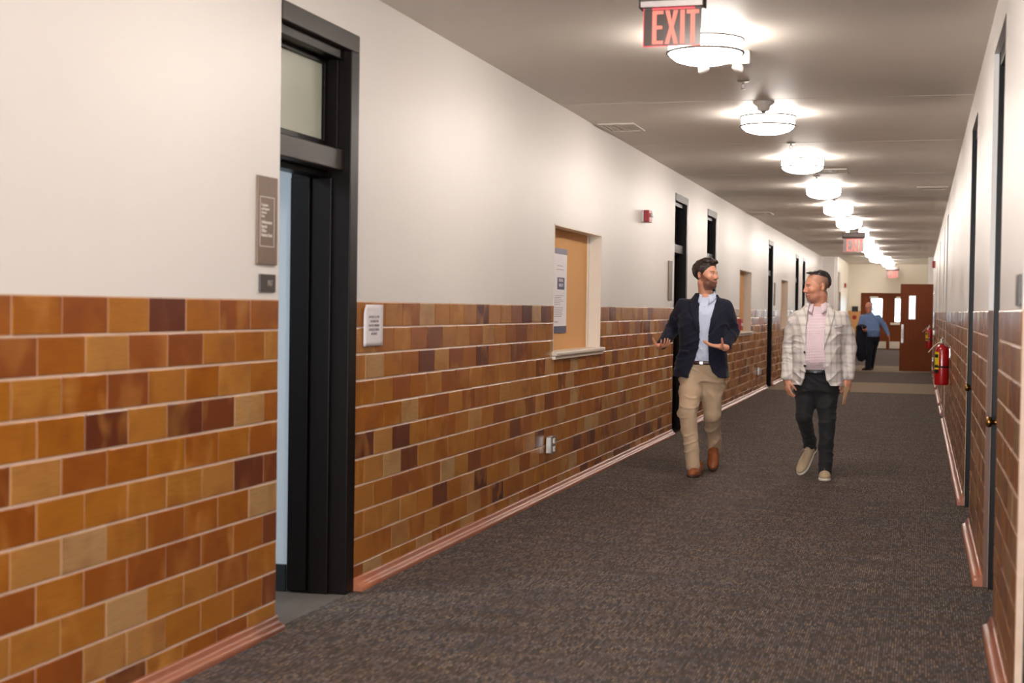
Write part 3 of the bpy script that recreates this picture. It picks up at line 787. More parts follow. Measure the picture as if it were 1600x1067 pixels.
# ------------------------------------------------------------------ exit signs
def letters():
    E_ = [[(0, 0), (.36, 0), (.36, .1), (.14, .1), (.14, .45), (.33, .45), (.33, .55), (.14, .55), (.14, .9), (.36, .9), (.36, 1), (0, 1)]]
    X_ = [[(0, 0), (.14, 0), (.22, .33), (.30, 0), (.44, 0), (.29, .5), (.43, 1), (.29, 1), (.22, .68), (.15, 1), (.01, 1), (.15, .5)]]
    I_ = [[(0, 0), (.14, 0), (.14, 1), (0, 1)]]
    T_ = [[(.13, 0), (.27, 0), (.27, .89), (.40, .89), (.40, 1), (0, 1), (0, .89), (.13, .89)]]
    return [('E', E_, 0), ('X', X_, .42), ('I', I_, .93), ('T', T_, 1.14)]
def exit_sign(loc, sc, label, led=True):
    t = empty('exit_sign', loc, label, 'exit sign', 'hanging red exit signs')
    w, h = .268*sc, .175*sc
    pb('canopy', (-.06*sc, -.03*sc, 0), (.06*sc, .03*sc, ZC-loc[2]), M_NICKEL, t)
    bm = bmesh.new(); prof = [(-.035*sc, -.085*sc), (.035*sc, -.085*sc), (.04*sc, -.06*sc), (.035*sc, 0), (-.035*sc, 0), (-.04*sc, -.06*sc)]
    a = [bm.verts.new((-w/2-.012*sc, y, z)) for y, z in prof]; b = [bm.verts.new((w/2+.012*sc, y, z)) for y, z in prof]
    for i in range(6): bm.faces.new((a[i], a[(i+1) % 6], b[(i+1) % 6], b[i]))
    bm.faces.new(a); bm.faces.new(b[::-1]); bmesh.ops.recalc_face_normals(bm, faces=bm.faces); hs = fin('housing', bm, M_NICKEL, t)
    for s_ in (-1, 1): pb('end_cap', (s_*(w/2+.012*sc)-.004, -.042*sc, -.088*sc), (s_*(w/2+.012*sc)+.004, .042*sc, .002), M_VENTD, t, .002)
    z1 = -.085*sc; z0 = z1-h
    pn_ = pb('panel', (-w/2, -.003, z0), (w/2, .003, z1), M_SMOKE, t)
    for a, b in (((-w/2-.001, -.0035, z0), (-w/2+.003, .0035, z1)), ((-w/2, -.0035, z0-.001), (w/2, .0035, z0+.003))): pb('lit_edge', a, b, M_EXITE, pn_)
    pb('lit_edge', (-w/2+.04*sc, -.0035, z1-.008), (w/2-.03*sc, .0035, z1), M_EXITE, pn_)
    H_ = h*.87; x = -w/2+.042*sc; kx = w*.80/1.54
    for nm, polys, xo in letters():
        bm = bmesh.new()
        for pl in polys:
            f0 = [bm.verts.new((x+(xo+px)*kx, -.0045, z0+.010*sc+pz*H_)) for px, pz in pl]; f1 = [bm.verts.new((v.co.x, -.003, v.co.z)) for v in f0]
            bm.faces.new(f0)
            for i in range(len(f0)): bm.faces.new((f0[i], f1[i], f1[(i+1) % len(f0)], f0[(i+1) % len(f0)]))
        bmesh.ops.recalc_face_normals(bm, faces=bm.faces); fin('letter', bm, M_EXIT, pn_)
    if led:
        bm = bmesh.new(); revolve(bm, [(0, 0), (.004, 0), (.004, .005), (0, .006)], 12, 'x', (w/2+.016*sc, -.02, -.035)); fin('indicator', bm, M_GREEN, t)
    return t
exit_sign((-1.118, 6.5, 2.868), 1.0, 'red lit EXIT sign hanging in front of the nearest ceiling light')
exit_sign((-1.17, 26.4, 2.84), 1.35, 'small far red EXIT sign hanging among the distant lights', False)
exit_sign((-1.0, YE-1.2, 3.1), 1.6, 'tiny farthest EXIT sign over the end doors', False)

# ------------------------------------------------------------------ fire extinguishers
def extinguisher(loc, label):
    t = empty('fire_extinguisher', loc, label, 'fire extinguisher', 'red extinguishers on the right wall')
    bm = bmesh.new(); revolve(bm, [(0, 0), (.070, 0), (.074, .006), (.076, .02), (.076, .375), (.070, .405), (.052, .428), (.030, .442), (.022, .45), (.0, .45)], 36); fin('cylinder', bm, M_RED, t)
    bm = bmesh.new(); revolve(bm, [(0, .448), (.02, .448), (.022, .47), (.016, .475), (.016, .50), (0, .50)], 20); fin('valve', bm, M_STEEL, t)
    bm = bmesh.new(); tube(bm, [(0, .01, .50), (0, -.05, .52), (0, -.10, .515)], .007); fin('handle', bm, M_STEEL, t)
    bm = bmesh.new(); tube(bm, [(0, .01, .485), (0, -.05, .48), (0, -.09, .465)], .006); fin('lever', bm, M_STEEL, t)
    bm = bmesh.new(); tube(bm, [(-.015, .0, .475), (-.05, 0, .455), (-.09, -.01, .42), (-.145, -.02, .355)], [.006, .005, .005, .006]); fin('hose', bm, M_CREAM, t)
    bm = bmesh.new(); revolve(bm, [(0, 0), (.017, 0), (.017, .012), (0, .012)], 20, 'y', (.0, -.03, .47)); fin('gauge', bm, M_WHITEP, t)
    def patch(name, a0, a1, z0, z1, mt, r=.0768):
        bm = bmesh.new(); n = 10; lo = []; hi = []
        for i in range(n+1):
            a = R(a0+(a1-a0)*i/n); lo.append(bm.verts.new((r*math.cos(a), r*math.sin(a), z0))); hi.append(bm.verts.new((r*math.cos(a), r*math.sin(a), z1)))
        for i in range(n): bm.faces.new((lo[i], lo[i+1], hi[i+1], hi[i])).smooth = True
        return fin(name, bm, mt, t)
    patch('label_panel', 185, 245, .17, .36, M_YEL); patch('label_panel', 185, 245, .13, .168, M_BLACK)
    patch('label_text', 195, 238, .30, .335, M_BLACK, .0772); patch('label_text', 195, 238, .20, .22, M_BLACK, .0772)
    bm = bmesh.new(); revolve(bm, [(.076, .19), (.079, .192), (.079, .208), (.076, .21)], 36); fin('strap', bm, M_BLACK, t)
    pb('bracket', (.07, -.012, .30), (XR-loc[0]-.008, .012, .40), M_STEEL, t)
    return t
extinguisher((.245, 16.3, .615), 'nearer red fire extinguisher with yellow label, on the right wall')
extinguisher((.215, 33.0, .62), 'farther small fire extinguisher in front of the open brown door')

# ------------------------------------------------------------------ people: signed-distance bodies turned into meshes
def unit(v): v = np.array(v, float); return v/np.linalg.norm(v)
class Frame:
    """local frame: columns of A are the local x, y, z axes"""
    def __init__(s, t=(0, 0, 0), A=None, sc=1.0): s.t = np.array(t, float); s.A = np.eye(3) if A is None else np.array(A, float); s.s = sc
    def p(s, v): return s.t + s.A @ (np.array(v, float)*s.s)
    def inv(s, V): return ((V-s.t) @ s.A)/s.s
def rotm(yaw=0, pitch=0, roll=0):
    a, b, c = R(yaw), R(pitch), R(roll)
    Z = np.array([[math.cos(a), -math.sin(a), 0], [math.sin(a), math.cos(a), 0], [0, 0, 1]])
    X_ = np.array([[1, 0, 0], [0, math.cos(b), -math.sin(b)], [0, math.sin(b), math.cos(b)]])
    Y_ = np.array([[math.cos(c), 0, math.sin(c)], [0, 1, 0], [-math.sin(c), 0, math.cos(c)]])
    return Z @ X_ @ Y_
class SDF:
    def __init__(s, lo, hi, res):
        s.lo = np.array(lo, float); s.res = res; s.n = [int(math.ceil((h-l)/res))+1 for l, h in zip(lo, hi)]
        s.ax = [(s.lo[i]+np.arange(s.n[i])*res).astype(np.float32) for i in range(3)]
        s.f = np.full(s.n, .5, np.float32)
    def reg(s, lo, hi):
        sl = []
        for i in range(3):
            a = max(0, int((lo[i]-s.lo[i])/s.res)-1); b = min(s.n[i], int((hi[i]-s.lo[i])/s.res)+3)
            if b <= a: return None, None
            sl.append(slice(a, b))
        return tuple(sl), (s.ax[0][sl[0]][:, None, None], s.ax[1][sl[1]][None, :, None], s.ax[2][sl[2]][None, None, :])
    def comb(s, sl, d, k, sub):
        a = s.f[sl]
        if sub:
            d = -d
            if k > 0: h = np.clip(.5-.5*(d-a)/(-k)*-1, 0, 1); h = np.clip(.5+.5*(d-a)/k, 0, 1); s.f[sl] = a*(1-h)+d*h+k*h*(1-h)
            else: s.f[sl] = np.maximum(a, d)
        else:
            if k > 0: h = np.clip(.5+.5*(a-d)/k, 0, 1); s.f[sl] = a*(1-h)+d*h-k*h*(1-h)
            else: s.f[sl] = np.minimum(a, d)
    def cap(s, a, b, ra, rb, k=.02, sub=False, fr=None):
        if fr: a = fr.p(a); b = fr.p(b); ra *= fr.s; rb *= fr.s; k *= fr.s
        a = np.array(a, float); b = np.array(b, float); m_ = max(ra, rb)+k+2*s.res
        sl, c = s.reg(np.minimum(a, b)-m_, np.maximum(a, b)+m_)
        if sl is None: return
        ab = b-a; L2 = max(float(ab@ab), 1e-9)
        px, py, pz = c[0]-a[0], c[1]-a[1], c[2]-a[2]
        t = np.clip((px*ab[0]+py*ab[1]+pz*ab[2])/L2, 0, 1)
        d = np.sqrt((px-t*ab[0])**2+(py-t*ab[1])**2+(pz-t*ab[2])**2)-(ra+(rb-ra)*t)
        s.comb(sl, d, k, sub)
    def chain(s, pts, rad, k=.02, fr=None):
        for i in range(len(pts)-1): s.cap(pts[i], pts[i+1], rad[i], rad[i+1], k if i == 0 else min(k, .012), False, fr)
    def ell(s, c, r, k=.02, sub=False, fr=None, A=None):
        A = np.eye(3) if A is None else A
        if fr: c = fr.p(c); r = np.array(r)*fr.s; A = fr.A @ A; k *= fr.s
        c = np.array(c, float); r = np.array(r, float); m_ = r.max()+k+2*s.res
        sl, g = s.reg(c-m_, c+m_)
        if sl is None: return
        px, py, pz = g[0]-c[0], g[1]-c[1], g[2]-c[2]
        q = [px*A[0, i]+py*A[1, i]+pz*A[2, i] for i in range(3)]
        k0 = np.sqrt(sum((q[i]/r[i])**2 for i in range(3))); k1 = np.sqrt(sum((q[i]/r[i]**2)**2 for i in range(3)))+1e-6
        s.comb(sl, k0*(k0-1)/k1, k, sub)
    def loft_d(s, prof, power=2.3, sl=None, c=None):
        """stacked ellipses: rows (z, cx, cy, rx, ry)"""
        P = np.array(sorted(prof), float)
        if c is None: c = (s.ax[0][:, None, None], s.ax[1][None, :, None], s.ax[2][None, None, :])
        z = c[2].ravel(); zz = np.clip(z, P[0, 0], P[-1, 0])
        def it(k):
            v = np.interp(zz, P[:, 0], P[:, k]); n = max(1, int(.05/s.res)) | 1
            return np.convolve(np.pad(v, n//2, mode='edge'), np.ones(n)/n, 'valid')[None, None, :].astype(np.float32)
        cx, cy, rx, ry = it(1), it(2), it(3), it(4)
        d = (((np.abs(c[0]-cx)/rx)**power+(np.abs(c[1]-cy)/ry)**power)**(1/power)-1)*np.minimum(rx, ry)
        return np.maximum(d, np.maximum(c[2]-P[-1, 0], P[0, 0]-c[2]))
    def loft(s, prof, power=2.3, k=.02, sub=False):
        P = np.array(prof); m_ = .05+k
        lo = [(P[:, 1]-P[:, 3]).min()-m_, (P[:, 2]-P[:, 4]).min()-m_, P[:, 0].min()-m_]; hi = [(P[:, 1]+P[:, 3]).max()+m_, (P[:, 2]+P[:, 4]).max()+m_, P[:, 0].max()+m_]
        sl, c = s.reg(lo, hi); s.comb(sl, s.loft_d(prof, power, sl, c), k, sub)
    def poly(s, pts):
        """2D signed distance to a polygon in (x, z)"""
        x = s.ax[0][:, None].astype(float); z = s.ax[2][None, :].astype(float); pts = [np.array(p, float) for p in pts]
        d = np.full((s.n[0], s.n[2]), 1e9); sg = np.ones_like(d); n = len(pts)
        for i in range(n):
            a, b = pts[i], pts[i-1]; e = b-a; wx, wz = x-a[0], z-a[1]
            t = np.clip((wx*e[0]+wz*e[1])/(e@e), 0, 1); d = np.minimum(d, (wx-e[0]*t)**2+(wz-e[1]*t)**2)
            c1 = z >= a[1]; c2 = z < b[1]; c3 = (e[0]*wz) > (e[1]*wx)
            fl = (c1 & c2 & c3) | (~c1 & ~c2 & ~c3); sg = np.where(fl, -sg, sg)
        return (sg*np.sqrt(d))[:, None, :].astype(np.float32)
    def mesh(s):
        f = s.f; nx, ny, nz = f.shape; S_ = f < 0
        cnt = np.zeros((nx-1, ny-1, nz-1), np.int8)
        for a in (0, 1):
            for b in (0, 1):
                for c in (0, 1): cnt += S_[a:nx-1+a, b:ny-1+b, c:nz-1+c]
        I = np.argwhere((cnt > 0) & (cnt < 8)); n = len(I)
        idx = np.full(cnt.shape, -1, np.int32); idx[I[:, 0], I[:, 1], I[:, 2]] = np.arange(n)
        co = [(a, b, c) for a in (0, 1) for b in (0, 1) for c in (0, 1)]
        val = {q: f[I[:, 0]+q[0], I[:, 1]+q[1], I[:, 2]+q[2]].astype(float) for q in co}
        acc = np.zeros((n, 3)); w_ = np.zeros(n)
        for q in co:
            for ax in range(3):
                if q[ax] == 0:
                    r = list(q); r[ax] = 1; r = tuple(r); fa, fb = val[q], val[r]; m_ = (fa < 0) != (fb < 0)
                    t = np.where(m_, fa/np.where(m_, fa-fb, 1), 0); p = np.tile(np.array(q, float), (n, 1)); p[:, ax] = t
                    acc += p*m_[:, None]; w_ += m_
        V = s.lo+(I+acc/w_[:, None])*s.res
        Fs = []
        for ax in range(3):
            u, v = [(1, 2), (2, 0), (0, 1)][ax]
            sh = [slice(None)]*3; sa = list(sh); sb = list(sh); sa[ax] = slice(0, -1); sb[ax] = slice(1, None)
            A_, B_ = S_[tuple(sa)], S_[tuple(sb)]
            E_ = np.argwhere(A_ != B_); ok = (E_[:, u] > 0) & (E_[:, v] > 0) & (E_[:, u] < s.n[u]-1) & (E_[:, v] < s.n[v]-1); E_ = E_[ok]
            def g(du, dv):
                q = E_.copy(); q[:, u] -= du; q[:, v] -= dv; return idx[q[:, 0], q[:, 1], q[:, 2]]
            quad = np.stack([g(1, 1), g(0, 1), g(0, 0), g(1, 0)], 1)
            fl = ~A_[E_[:, 0], E_[:, 1], E_[:, 2]]; quad[fl] = quad[fl][:, ::-1]
            Fs.append(quad)
        return V, np.concatenate(Fs)
def normals(V, Q):
    n = np.zeros_like(V); a = V[Q[:, 2]]-V[Q[:, 0]]; b = V[Q[:, 3]]-V[Q[:, 1]]; c = np.cross(a, b)
    for k in range(4): np.add.at(n, Q[:, k], c)
    return n/(np.linalg.norm(n, axis=1)[:, None]+1e-12)
def smooth_v(V, Q, it=1, lam=.5):
    for _ in range(it):
        acc = np.zeros_like(V); w_ = np.zeros(len(V))
        for k in range(4):
            i, j = Q[:, k], Q[:, (k+1) % 4]
            for ax in range(3): acc[:, ax] += np.bincount(i, V[j, ax], len(V))+np.bincount(j, V[i, ax], len(V))
            w_ += np.bincount(i, minlength=len(V))+np.bincount(j, minlength=len(V))
        V = V+lam*(acc/np.maximum(w_, 1)[:, None]-V)
    return V
def emit_mesh(name, sdf, mat, parent=None, loc=None, disp=None, color=None, sm=1):
    V, Q = sdf.mesh(); V = smooth_v(V, Q, sm)
    if disp is not None:
        N = normals(V, Q); V = V+N*disp(V)[:, None]
    me = bpy.data.meshes.new(name)
    me.vertices.add(len(V)); me.vertices.foreach_set('co', V.astype(np.float32).ravel())
    me.loops.add(4*len(Q)); me.loops.foreach_set('vertex_index', Q.astype(np.int32).ravel())
    me.polygons.add(len(Q)); me.polygons.foreach_set('loop_start', np.arange(0, 4*len(Q), 4, dtype=np.int32)); me.polygons.foreach_set('loop_total', np.full(len(Q), 4, np.int32))
    me.polygons.foreach_set('use_smooth', np.ones(len(Q), bool)); me.update(); me.validate()
    if color is not None:
        ca = me.color_attributes.new('col', 'FLOAT_COLOR', 'POINT'); c = np.ones((len(V), 4), np.float32); c[:, :3] = color(V); ca.data.foreach_set('color', c.ravel())
    o = link(name, me, mat, parent)
    if loc is not None: o.location = loc
    return o
def folds(seed, amp, fz=60, fx=12, axis=2):
    r = np.random.RandomState(seed); ph = r.uniform(0, 6.3, 12)
    def f(V):
        x, y, z = V[:, 0], V[:, 1], V[:, 2]
        wv = z*fz+2.2*np.sin(x*fx*1.3+y*9+ph[0])+1.6*np.sin(y*fx+ph[1])+1.2*np.sin(z*17+ph[2])
        a = (1-np.abs(np.sin(wv*.5+ph[3])))**2
        m1 = .5+.5*np.sin(x*13+z*9+ph[4])*np.sin(z*7.3+y*11+ph[5])
        w2 = x*38+z*22+2*np.sin(z*14+ph[6]); b = (1-np.abs(np.sin(w2*.5+ph[7])))**2
        m2 = .5+.5*np.sin(x*9-z*12+ph[8])
        w3 = z*96+x*40*np.sin(z*5+ph[9])+2.5*np.sin(y*22+ph[10]); c3 = (1-np.abs(np.sin(w3*.5)))**3; m3 = np.clip(np.sin(x*11-z*10+ph[11])*np.sin(z*8+y*9+ph[1]), 0, 1)
        return amp*(a*m1*1.0+b*m2*.5+c3*m3*.9-.25)
    return f

def mat_attr_skin():
    s = NT('skin'); a = s.add('Attribute', attribute_name='col').outputs['Color']; n = s.noise(s.obj(), 60, 3)
    s.link(s.mix(s.math('MULTIPLY', n, .25), a, lin(170, 90, 66)), s.b.inputs['Base Color']); s.b.inputs['Roughness'].default_value = .5
    s.b.inputs['Subsurface Weight'].default_value = .08; s.b.inputs['Subsurface Radius'].default_value = (.01, .004, .002)
    return s.m
M_SKIN = mat_attr_skin()
def cloth(name, a, b, rough=.85, weave=400, bumpk=.15):
    s = NT(name); n = s.noise(s.obj(), weave, 2, .5); n2 = s.noise(s.obj(), 6, 3)
    s.link(s.mix(s.math('ADD', s.math('MULTIPLY', n, .5), s.math('MULTIPLY', n2, .5)), a, b), s.b.inputs['Base Color']); s.b.inputs['Roughness'].default_value = rough
    s.b.inputs['Specular IOR Level'].default_value = .25; s.b.inputs['Sheen Weight'].default_value = .08
    s.bump(n, bumpk, .001); return s.m
def check(name, base, line, line2, px, pz, w1, fuzz=.8, rough=.85, k1=.6, k2=.5, sub=None):
    """woven check: soft bands across x and z of the garment"""
    s = NT(name); o = s.obj(); sp = s.add('SeparateXYZ'); s.link(o, sp.inputs[0])
    def band(c, per, wid, off=0.0):
        t = s.math('FRACT', s.math('ADD', s.math('DIVIDE', c, per), off+50)); t = s.math('ABSOLUTE', s.math('SUBTRACT', t, .5))
        return s.math('SUBTRACT', 1, s.math('DIVIDE', t, wid, True), True)
    xa = s.math('ADD', sp.outputs[0], s.math('MULTIPLY', sp.outputs[1], .55))
    bx_, bz_ = band(xa, px, w1), band(sp.outputs[2], pz, w1)
    n = s.noise(o, 260, 2, .5); n3 = s.noise(s.mapping(o, (1, 1, .3)), 14, 3)
    f = s.math('MULTIPLY', s.math('ADD', bx_, bz_), s.math('MULTIPLY', s.math('ADD', n3, .3), k1), True)
    c = s.mix(f, base, line)
    if line2:
        bx2, bz2 = band(xa, px, w1*.35, .5), band(sp.outputs[2], pz, w1*.35, .5)
        c = s.mix(s.math('MULTIPLY', s.math('MAXIMUM', bx2, bz2), k2, True), c, line2)
    c = s.mix(s.math('MULTIPLY', n, .15), c, tuple(x*.8 for x in base))
    s.link(c, s.b.inputs['Base Color']); s.b.inputs['Roughness'].default_value = rough; s.b.inputs['Specular IOR Level'].default_value = .2
    s.bump(n, .15, .001); return s.m
M_HAIR1 = plain('dark_brown_hair', lin(40, 26, 20), .5, 0, .35, 60, .8, stretch=(1, 1, .3))
M_HAIR2 = plain('black_grey_hair', lin(36, 30, 30), .55, 0, .4, 80, .6)
M_HAIR3 = plain('grey_hair', lin(150, 140, 132), .6, 0, .2, 60, .5)
M_NAVY = cloth('navy_wool', lin(16, 18, 34), lin(24, 26, 44), .8)
M_SHIRT1 = cloth('pale_blue_shirt', lin(186, 196, 222), lin(206, 214, 234), .75, 500, .05)
M_KHAKI = cloth('khaki_cotton', lin(178, 152, 124), lin(198, 172, 144), .8)
M_BELT = plain('brown_leather_belt', lin(70, 34, 22), .35)
M_BUCKLE = M_STEEL
M_TAN = plain('tan_leather', lin(140, 76, 36), .3, 0, .15, 18)
M_SOLED = plain('dark_sole', lin(60, 34, 22), .6)
M_PLAID = check('white_checked_linen', lin(222, 215, 210), lin(160, 150, 146), None, .062, .078, .24, k1=.6)
M_GING = check('pink_checked_shirt', lin(238, 224, 228), lin(188, 142, 158), None, .0125, .0125, .32, k1=.7)
M_CHAR = cloth('charcoal_cotton', lin(32, 31, 34), lin(44, 43, 46), .8)
M_BLBELT = plain('black_leather', lin(14, 14, 16), .35)
M_SUEDE = cloth('beige_suede', lin(172, 150, 122), lin(196, 174, 146), .9)
M_SOLEW = plain('white_rubber', lin(222, 214, 198), .6, 0, .03)
M_LACE = plain('pale_laces', lin(206, 192, 170), .8)
M_SHIRT3 = cloth('blue_shirt', lin(96, 120, 164), lin(116, 140, 182), .8)
M_NAVY3 = cloth('dark_navy_trousers', lin(14, 17, 30), lin(24, 27, 42), .8)
M_ENV = plain('kraft_envelope', lin(188, 150, 116), .7)

def head_sdf(g, fr, age=0, ears=True, jaw=1.0):
    g.ell((0, .015, .038), (.077, .098, .084), .0, fr=fr)
    g.ell((0, -.030, -.02), (.064, .066, .090), .03, fr=fr)
    g.ell((0, -.036, -.080), (.052*jaw, .048, .040), .03, fr=fr)
    g.ell((0, -.074, -.103), (.024*jaw, .022, .020), .02, fr=fr)
    for s_ in (-1, 1):
        g.ell((s_*.044, -.064, -.028), (.022, .022, .020), .02, fr=fr)
        g.ell((s_*.032, -.096, -.001), (.018, .013, .012), .010, True, fr=fr)
        g.ell((s_*.031, -.079, -.002), (.0135, .0135, .0125), .002, fr=fr)
        g.cap((s_*.012, -.092, .018), (s_*.046, -.082, .017), .0075, .007, .010, fr=fr)
        if ears:
            g.ell((s_*.080, .016, -.012), (.007, .019, .033), .004, fr=fr, A=rotm(s_*22, -12, 0))
            g.ell((s_*.085, .010, -.008), (.005, .009, .017), .003, True, fr=fr)
    g.cap((0, -.094, .008), (0, -.111, -.032), .0075, .0118, .012, fr=fr)
    for s_ in (-1, 1): g.ell((s_*.013, -.104, -.038), (.0095, .010, .0085), .006, fr=fr)
    g.ell((0, -.094, -.065), (.024, .010, .0075), .006, fr=fr)
    g.ell((0, -.092, -.079), (.021, .011, .0085), .006, fr=fr)
    g.cap((-.024, -.104, -.0715), (.024, -.104, -.0715), .0028, .0028, .003, True, fr=fr)
def hand(g, wrist, dirv, palm, side, curl=(18, 22, 16), spread=.10, sc=1.0, thumb=(.35, .9, .25), fr=None):
    """dirv: wrist to knuckles; palm: out of the palm; side: towards the thumb"""
    d = unit(dirv); n_ = np.array(palm, float); n_ = unit(n_-d*(n_@d)); s_ = unit(np.cross(d, n_)); 
    if s_@np.array(side, float) < 0: s_ = -s_
    w_ = np.array(wrist, float); A = np.stack([d, s_, n_], 1)
    g.cap(w_-d*.03*sc, w_+d*.02*sc, .027*sc, .026*sc, .01)
    g.ell(w_+d*.052*sc, (.052*sc, .041*sc, .0155*sc), .014, A=A)
    g.ell(w_+d*.030*sc+s_*.022*sc+n_*.006*sc, (.030*sc, .017*sc, .015*sc), .010, A=A)
    L_ = [(.042, .026, .021), (.047, .030, .022), (.044, .028, .021), (.034, .021, .018)]
    for i in range(4):
        o_ = .030-.020*i; p = w_+d*(.088-.004*abs(i-1.2))*sc+s_*o_*sc; a0 = spread*(1.5-i)
        cur = R(curl[0]*(1+.12*i)); base = unit(d+s_*a0)
        for k in range(3):
            v = unit(base*math.cos(cur)+n_*math.sin(cur)); q = p+v*L_[i][k]*sc
            r0 = (.0092-.0007*k-.0008*(i == 3))*sc
            g.cap(p, q, r0, r0-.0008, .004 if k else .008); p = q; cur += R(curl[1+(k > 0)])
    p = w_+d*.022*sc+s_*.030*sc+n_*.004
    t = unit(d*thumb[0]+s_*thumb[1]+n_*thumb[2]); t2 = unit(d*(thumb[0]+.35)+s_*thumb[1]*.85+n_*(thumb[2]+.1))
    q = p+t*.042*sc; g.cap(p, q, .014*sc, .0105*sc, .010); q2 = q+t2*.032*sc; g.cap(q, q2, .0105*sc, .0095*sc, .004); g.cap(q2, q2+t2*.022*sc, .0095*sc, .0075*sc, .003)
def skin_color(fr, base, beard=None, beard_amt=.85, brows=lin(40, 26, 20), lips=(166, 84, 74), scalp=None, goatee=False):
    base = np.array(lin(*base)); bc = np.array(beard if beard is not None else base)
    def f(V):
        P = fr.inv(V); x, y, z = P[:, 0], P[:, 1], P[:, 2]; c = np.tile(base, (len(V), 1))
        def mixc(m_, col): 
            m_ = np.clip(m_, 0, 1)[:, None]; c[:] = c*(1-m_)+np.array(col)*m_
        head = (z > -.14) & (np.abs(x) < .1) & (np.abs(y) < .16)
        mixc(head*np.exp(-((np.abs(x)-.045)**2+(z+.035)**2)/.0005)*(y < -.03)*.35, lin(208, 104, 84))
        mixc(head*np.exp(-(x**2+(z+.03)**2)/.0003)*(y < -.1)*.35, lin(206, 100, 80))
        if beard is not None:
            up = np.where(y > -.07, .018-.95*np.clip(-y, 0, 1), -.0485-.5*np.clip(-(y+.07), 0, 1))   # cheek line from the ear to the mouth corner
            side = np.clip((up-z)/.010, 0, 1)*np.clip((.002-y)/.010, 0, 1)*(.72+.28*np.clip(-(y+.02)/.05, 0, 1))
            burn = np.clip((.018-np.abs(y-.000))/.008, 0, 1)*(z < .03)*(z > -.06)*(np.abs(x) > .05)
            mu = np.exp(-((np.abs(x)-.008)/.022)**4)*np.exp(-((z+.053)/.008)**2)*(y < -.08)
            if goatee: side = side*np.clip((.040-np.abs(x))/.012, 0, 1)*(z < -.045)*.9+side*.35*(z > -.12)
            m_ = np.maximum(np.maximum(side, burn*(.6 if not goatee else .2)), mu)*beard_amt*(z > -.135)
            mixc(head*m_, bc)
        mixc(head*(np.exp(-((np.abs(x)-.0)/.021)**6)*np.exp(-((z+.0715)/.0095)**4)*(y < -.094))*.85, lin(*lips))
        mixc(head*(np.exp(-((np.abs(x)-.0)/.024)**6)*np.exp(-((z+.0715)/.0018)**2)*(y < -.090)), lin(70, 26, 24))
        bz = .021+.10*0
        mixc(head*(np.abs(np.abs(x)-.031) < .019)*np.exp(-((z-bz)/.0045)**4)*(y < -.07)*.9, brows)
        ex = (np.abs(x)-.031)/.0125; ez = (z+.002)/.0052; ins = (ex**2+ez**2 < 1) & (y < -.08)
        mixc(head*ins*1.0, lin(214, 200, 190)); mixc(head*((ex**2+(ez*.8)**2 < .28) & (y < -.08)), lin(40, 26, 20))
        mixc(head*(np.abs(ex) < 1.15)*np.exp(-((z-.0045)/.0022)**2)*(y < -.078)*.9, lin(50, 28, 22))
        if scalp is not None:
            m_ = np.clip((z+1.15*(y+.088)-.085)/.014, 0, 1)*np.clip((z+.085-.6*np.maximum(0, .03-y))/.02, 0, 1)*(y > -.075)
            ear_ = np.sqrt(((y-.016)/.024)**2+((z+.012)/.036)**2) < 1
            m_ = m_*np.where(ear_ & (np.abs(x) > .055), 0, 1)
            mixc(head*m_*(.42+.45*np.clip((y-.0)/.05, 0, 1)), scalp)
        return c
    return f
def hair_sdf(fr, res, thick, line, low, puff=None, back=None):
    c = fr.t; g = SDF(c-.17, c+.19, res)
    g.ell((0, .017, .040), (.077+thick, .100+thick, .085+thick*1.3), .0, fr=fr)
    if puff:
        for p, r in puff: g.ell(p, r, .02, fr=fr)
    X_, Y_, Z_ = np.meshgrid(*g.ax, indexing='ij'); P = fr.inv(np.stack([X_, Y_, Z_], -1).reshape(-1, 3)).reshape(*X_.shape, 3)
    x, y, z = P[..., 0], P[..., 1], P[..., 2]
    dl = (line[0]-z-line[1]*(y+.085))/math.hypot(1, line[1])
    dl = np.maximum(dl, low-z)
    burn = np.maximum.reduce([np.abs(y-.002)-.014, -.030-z, z-.06])            # sideburn in front of the ear
    if back is None: dl = np.minimum(dl, np.where(np.abs(x) > .045, burn, 1))
    else: dl = np.minimum(dl, np.maximum(back-y-.25*(z-.05), -.085-z))
    ear = np.sqrt(((y-.018)/.026)**2+((z+.012)/.036)**2)-1
    dl = np.maximum(dl, np.where(np.abs(x) > .05, -ear*.026, -1))
    wave = .0016*np.sin(x*190+6*np.sin(z*40)+y*60)+.0022*np.sin(x*70+z*50+3*np.sin(y*45))
    g.f = np.maximum(g.f+wave, dl*fr.s).astype(np.float32)
    return g
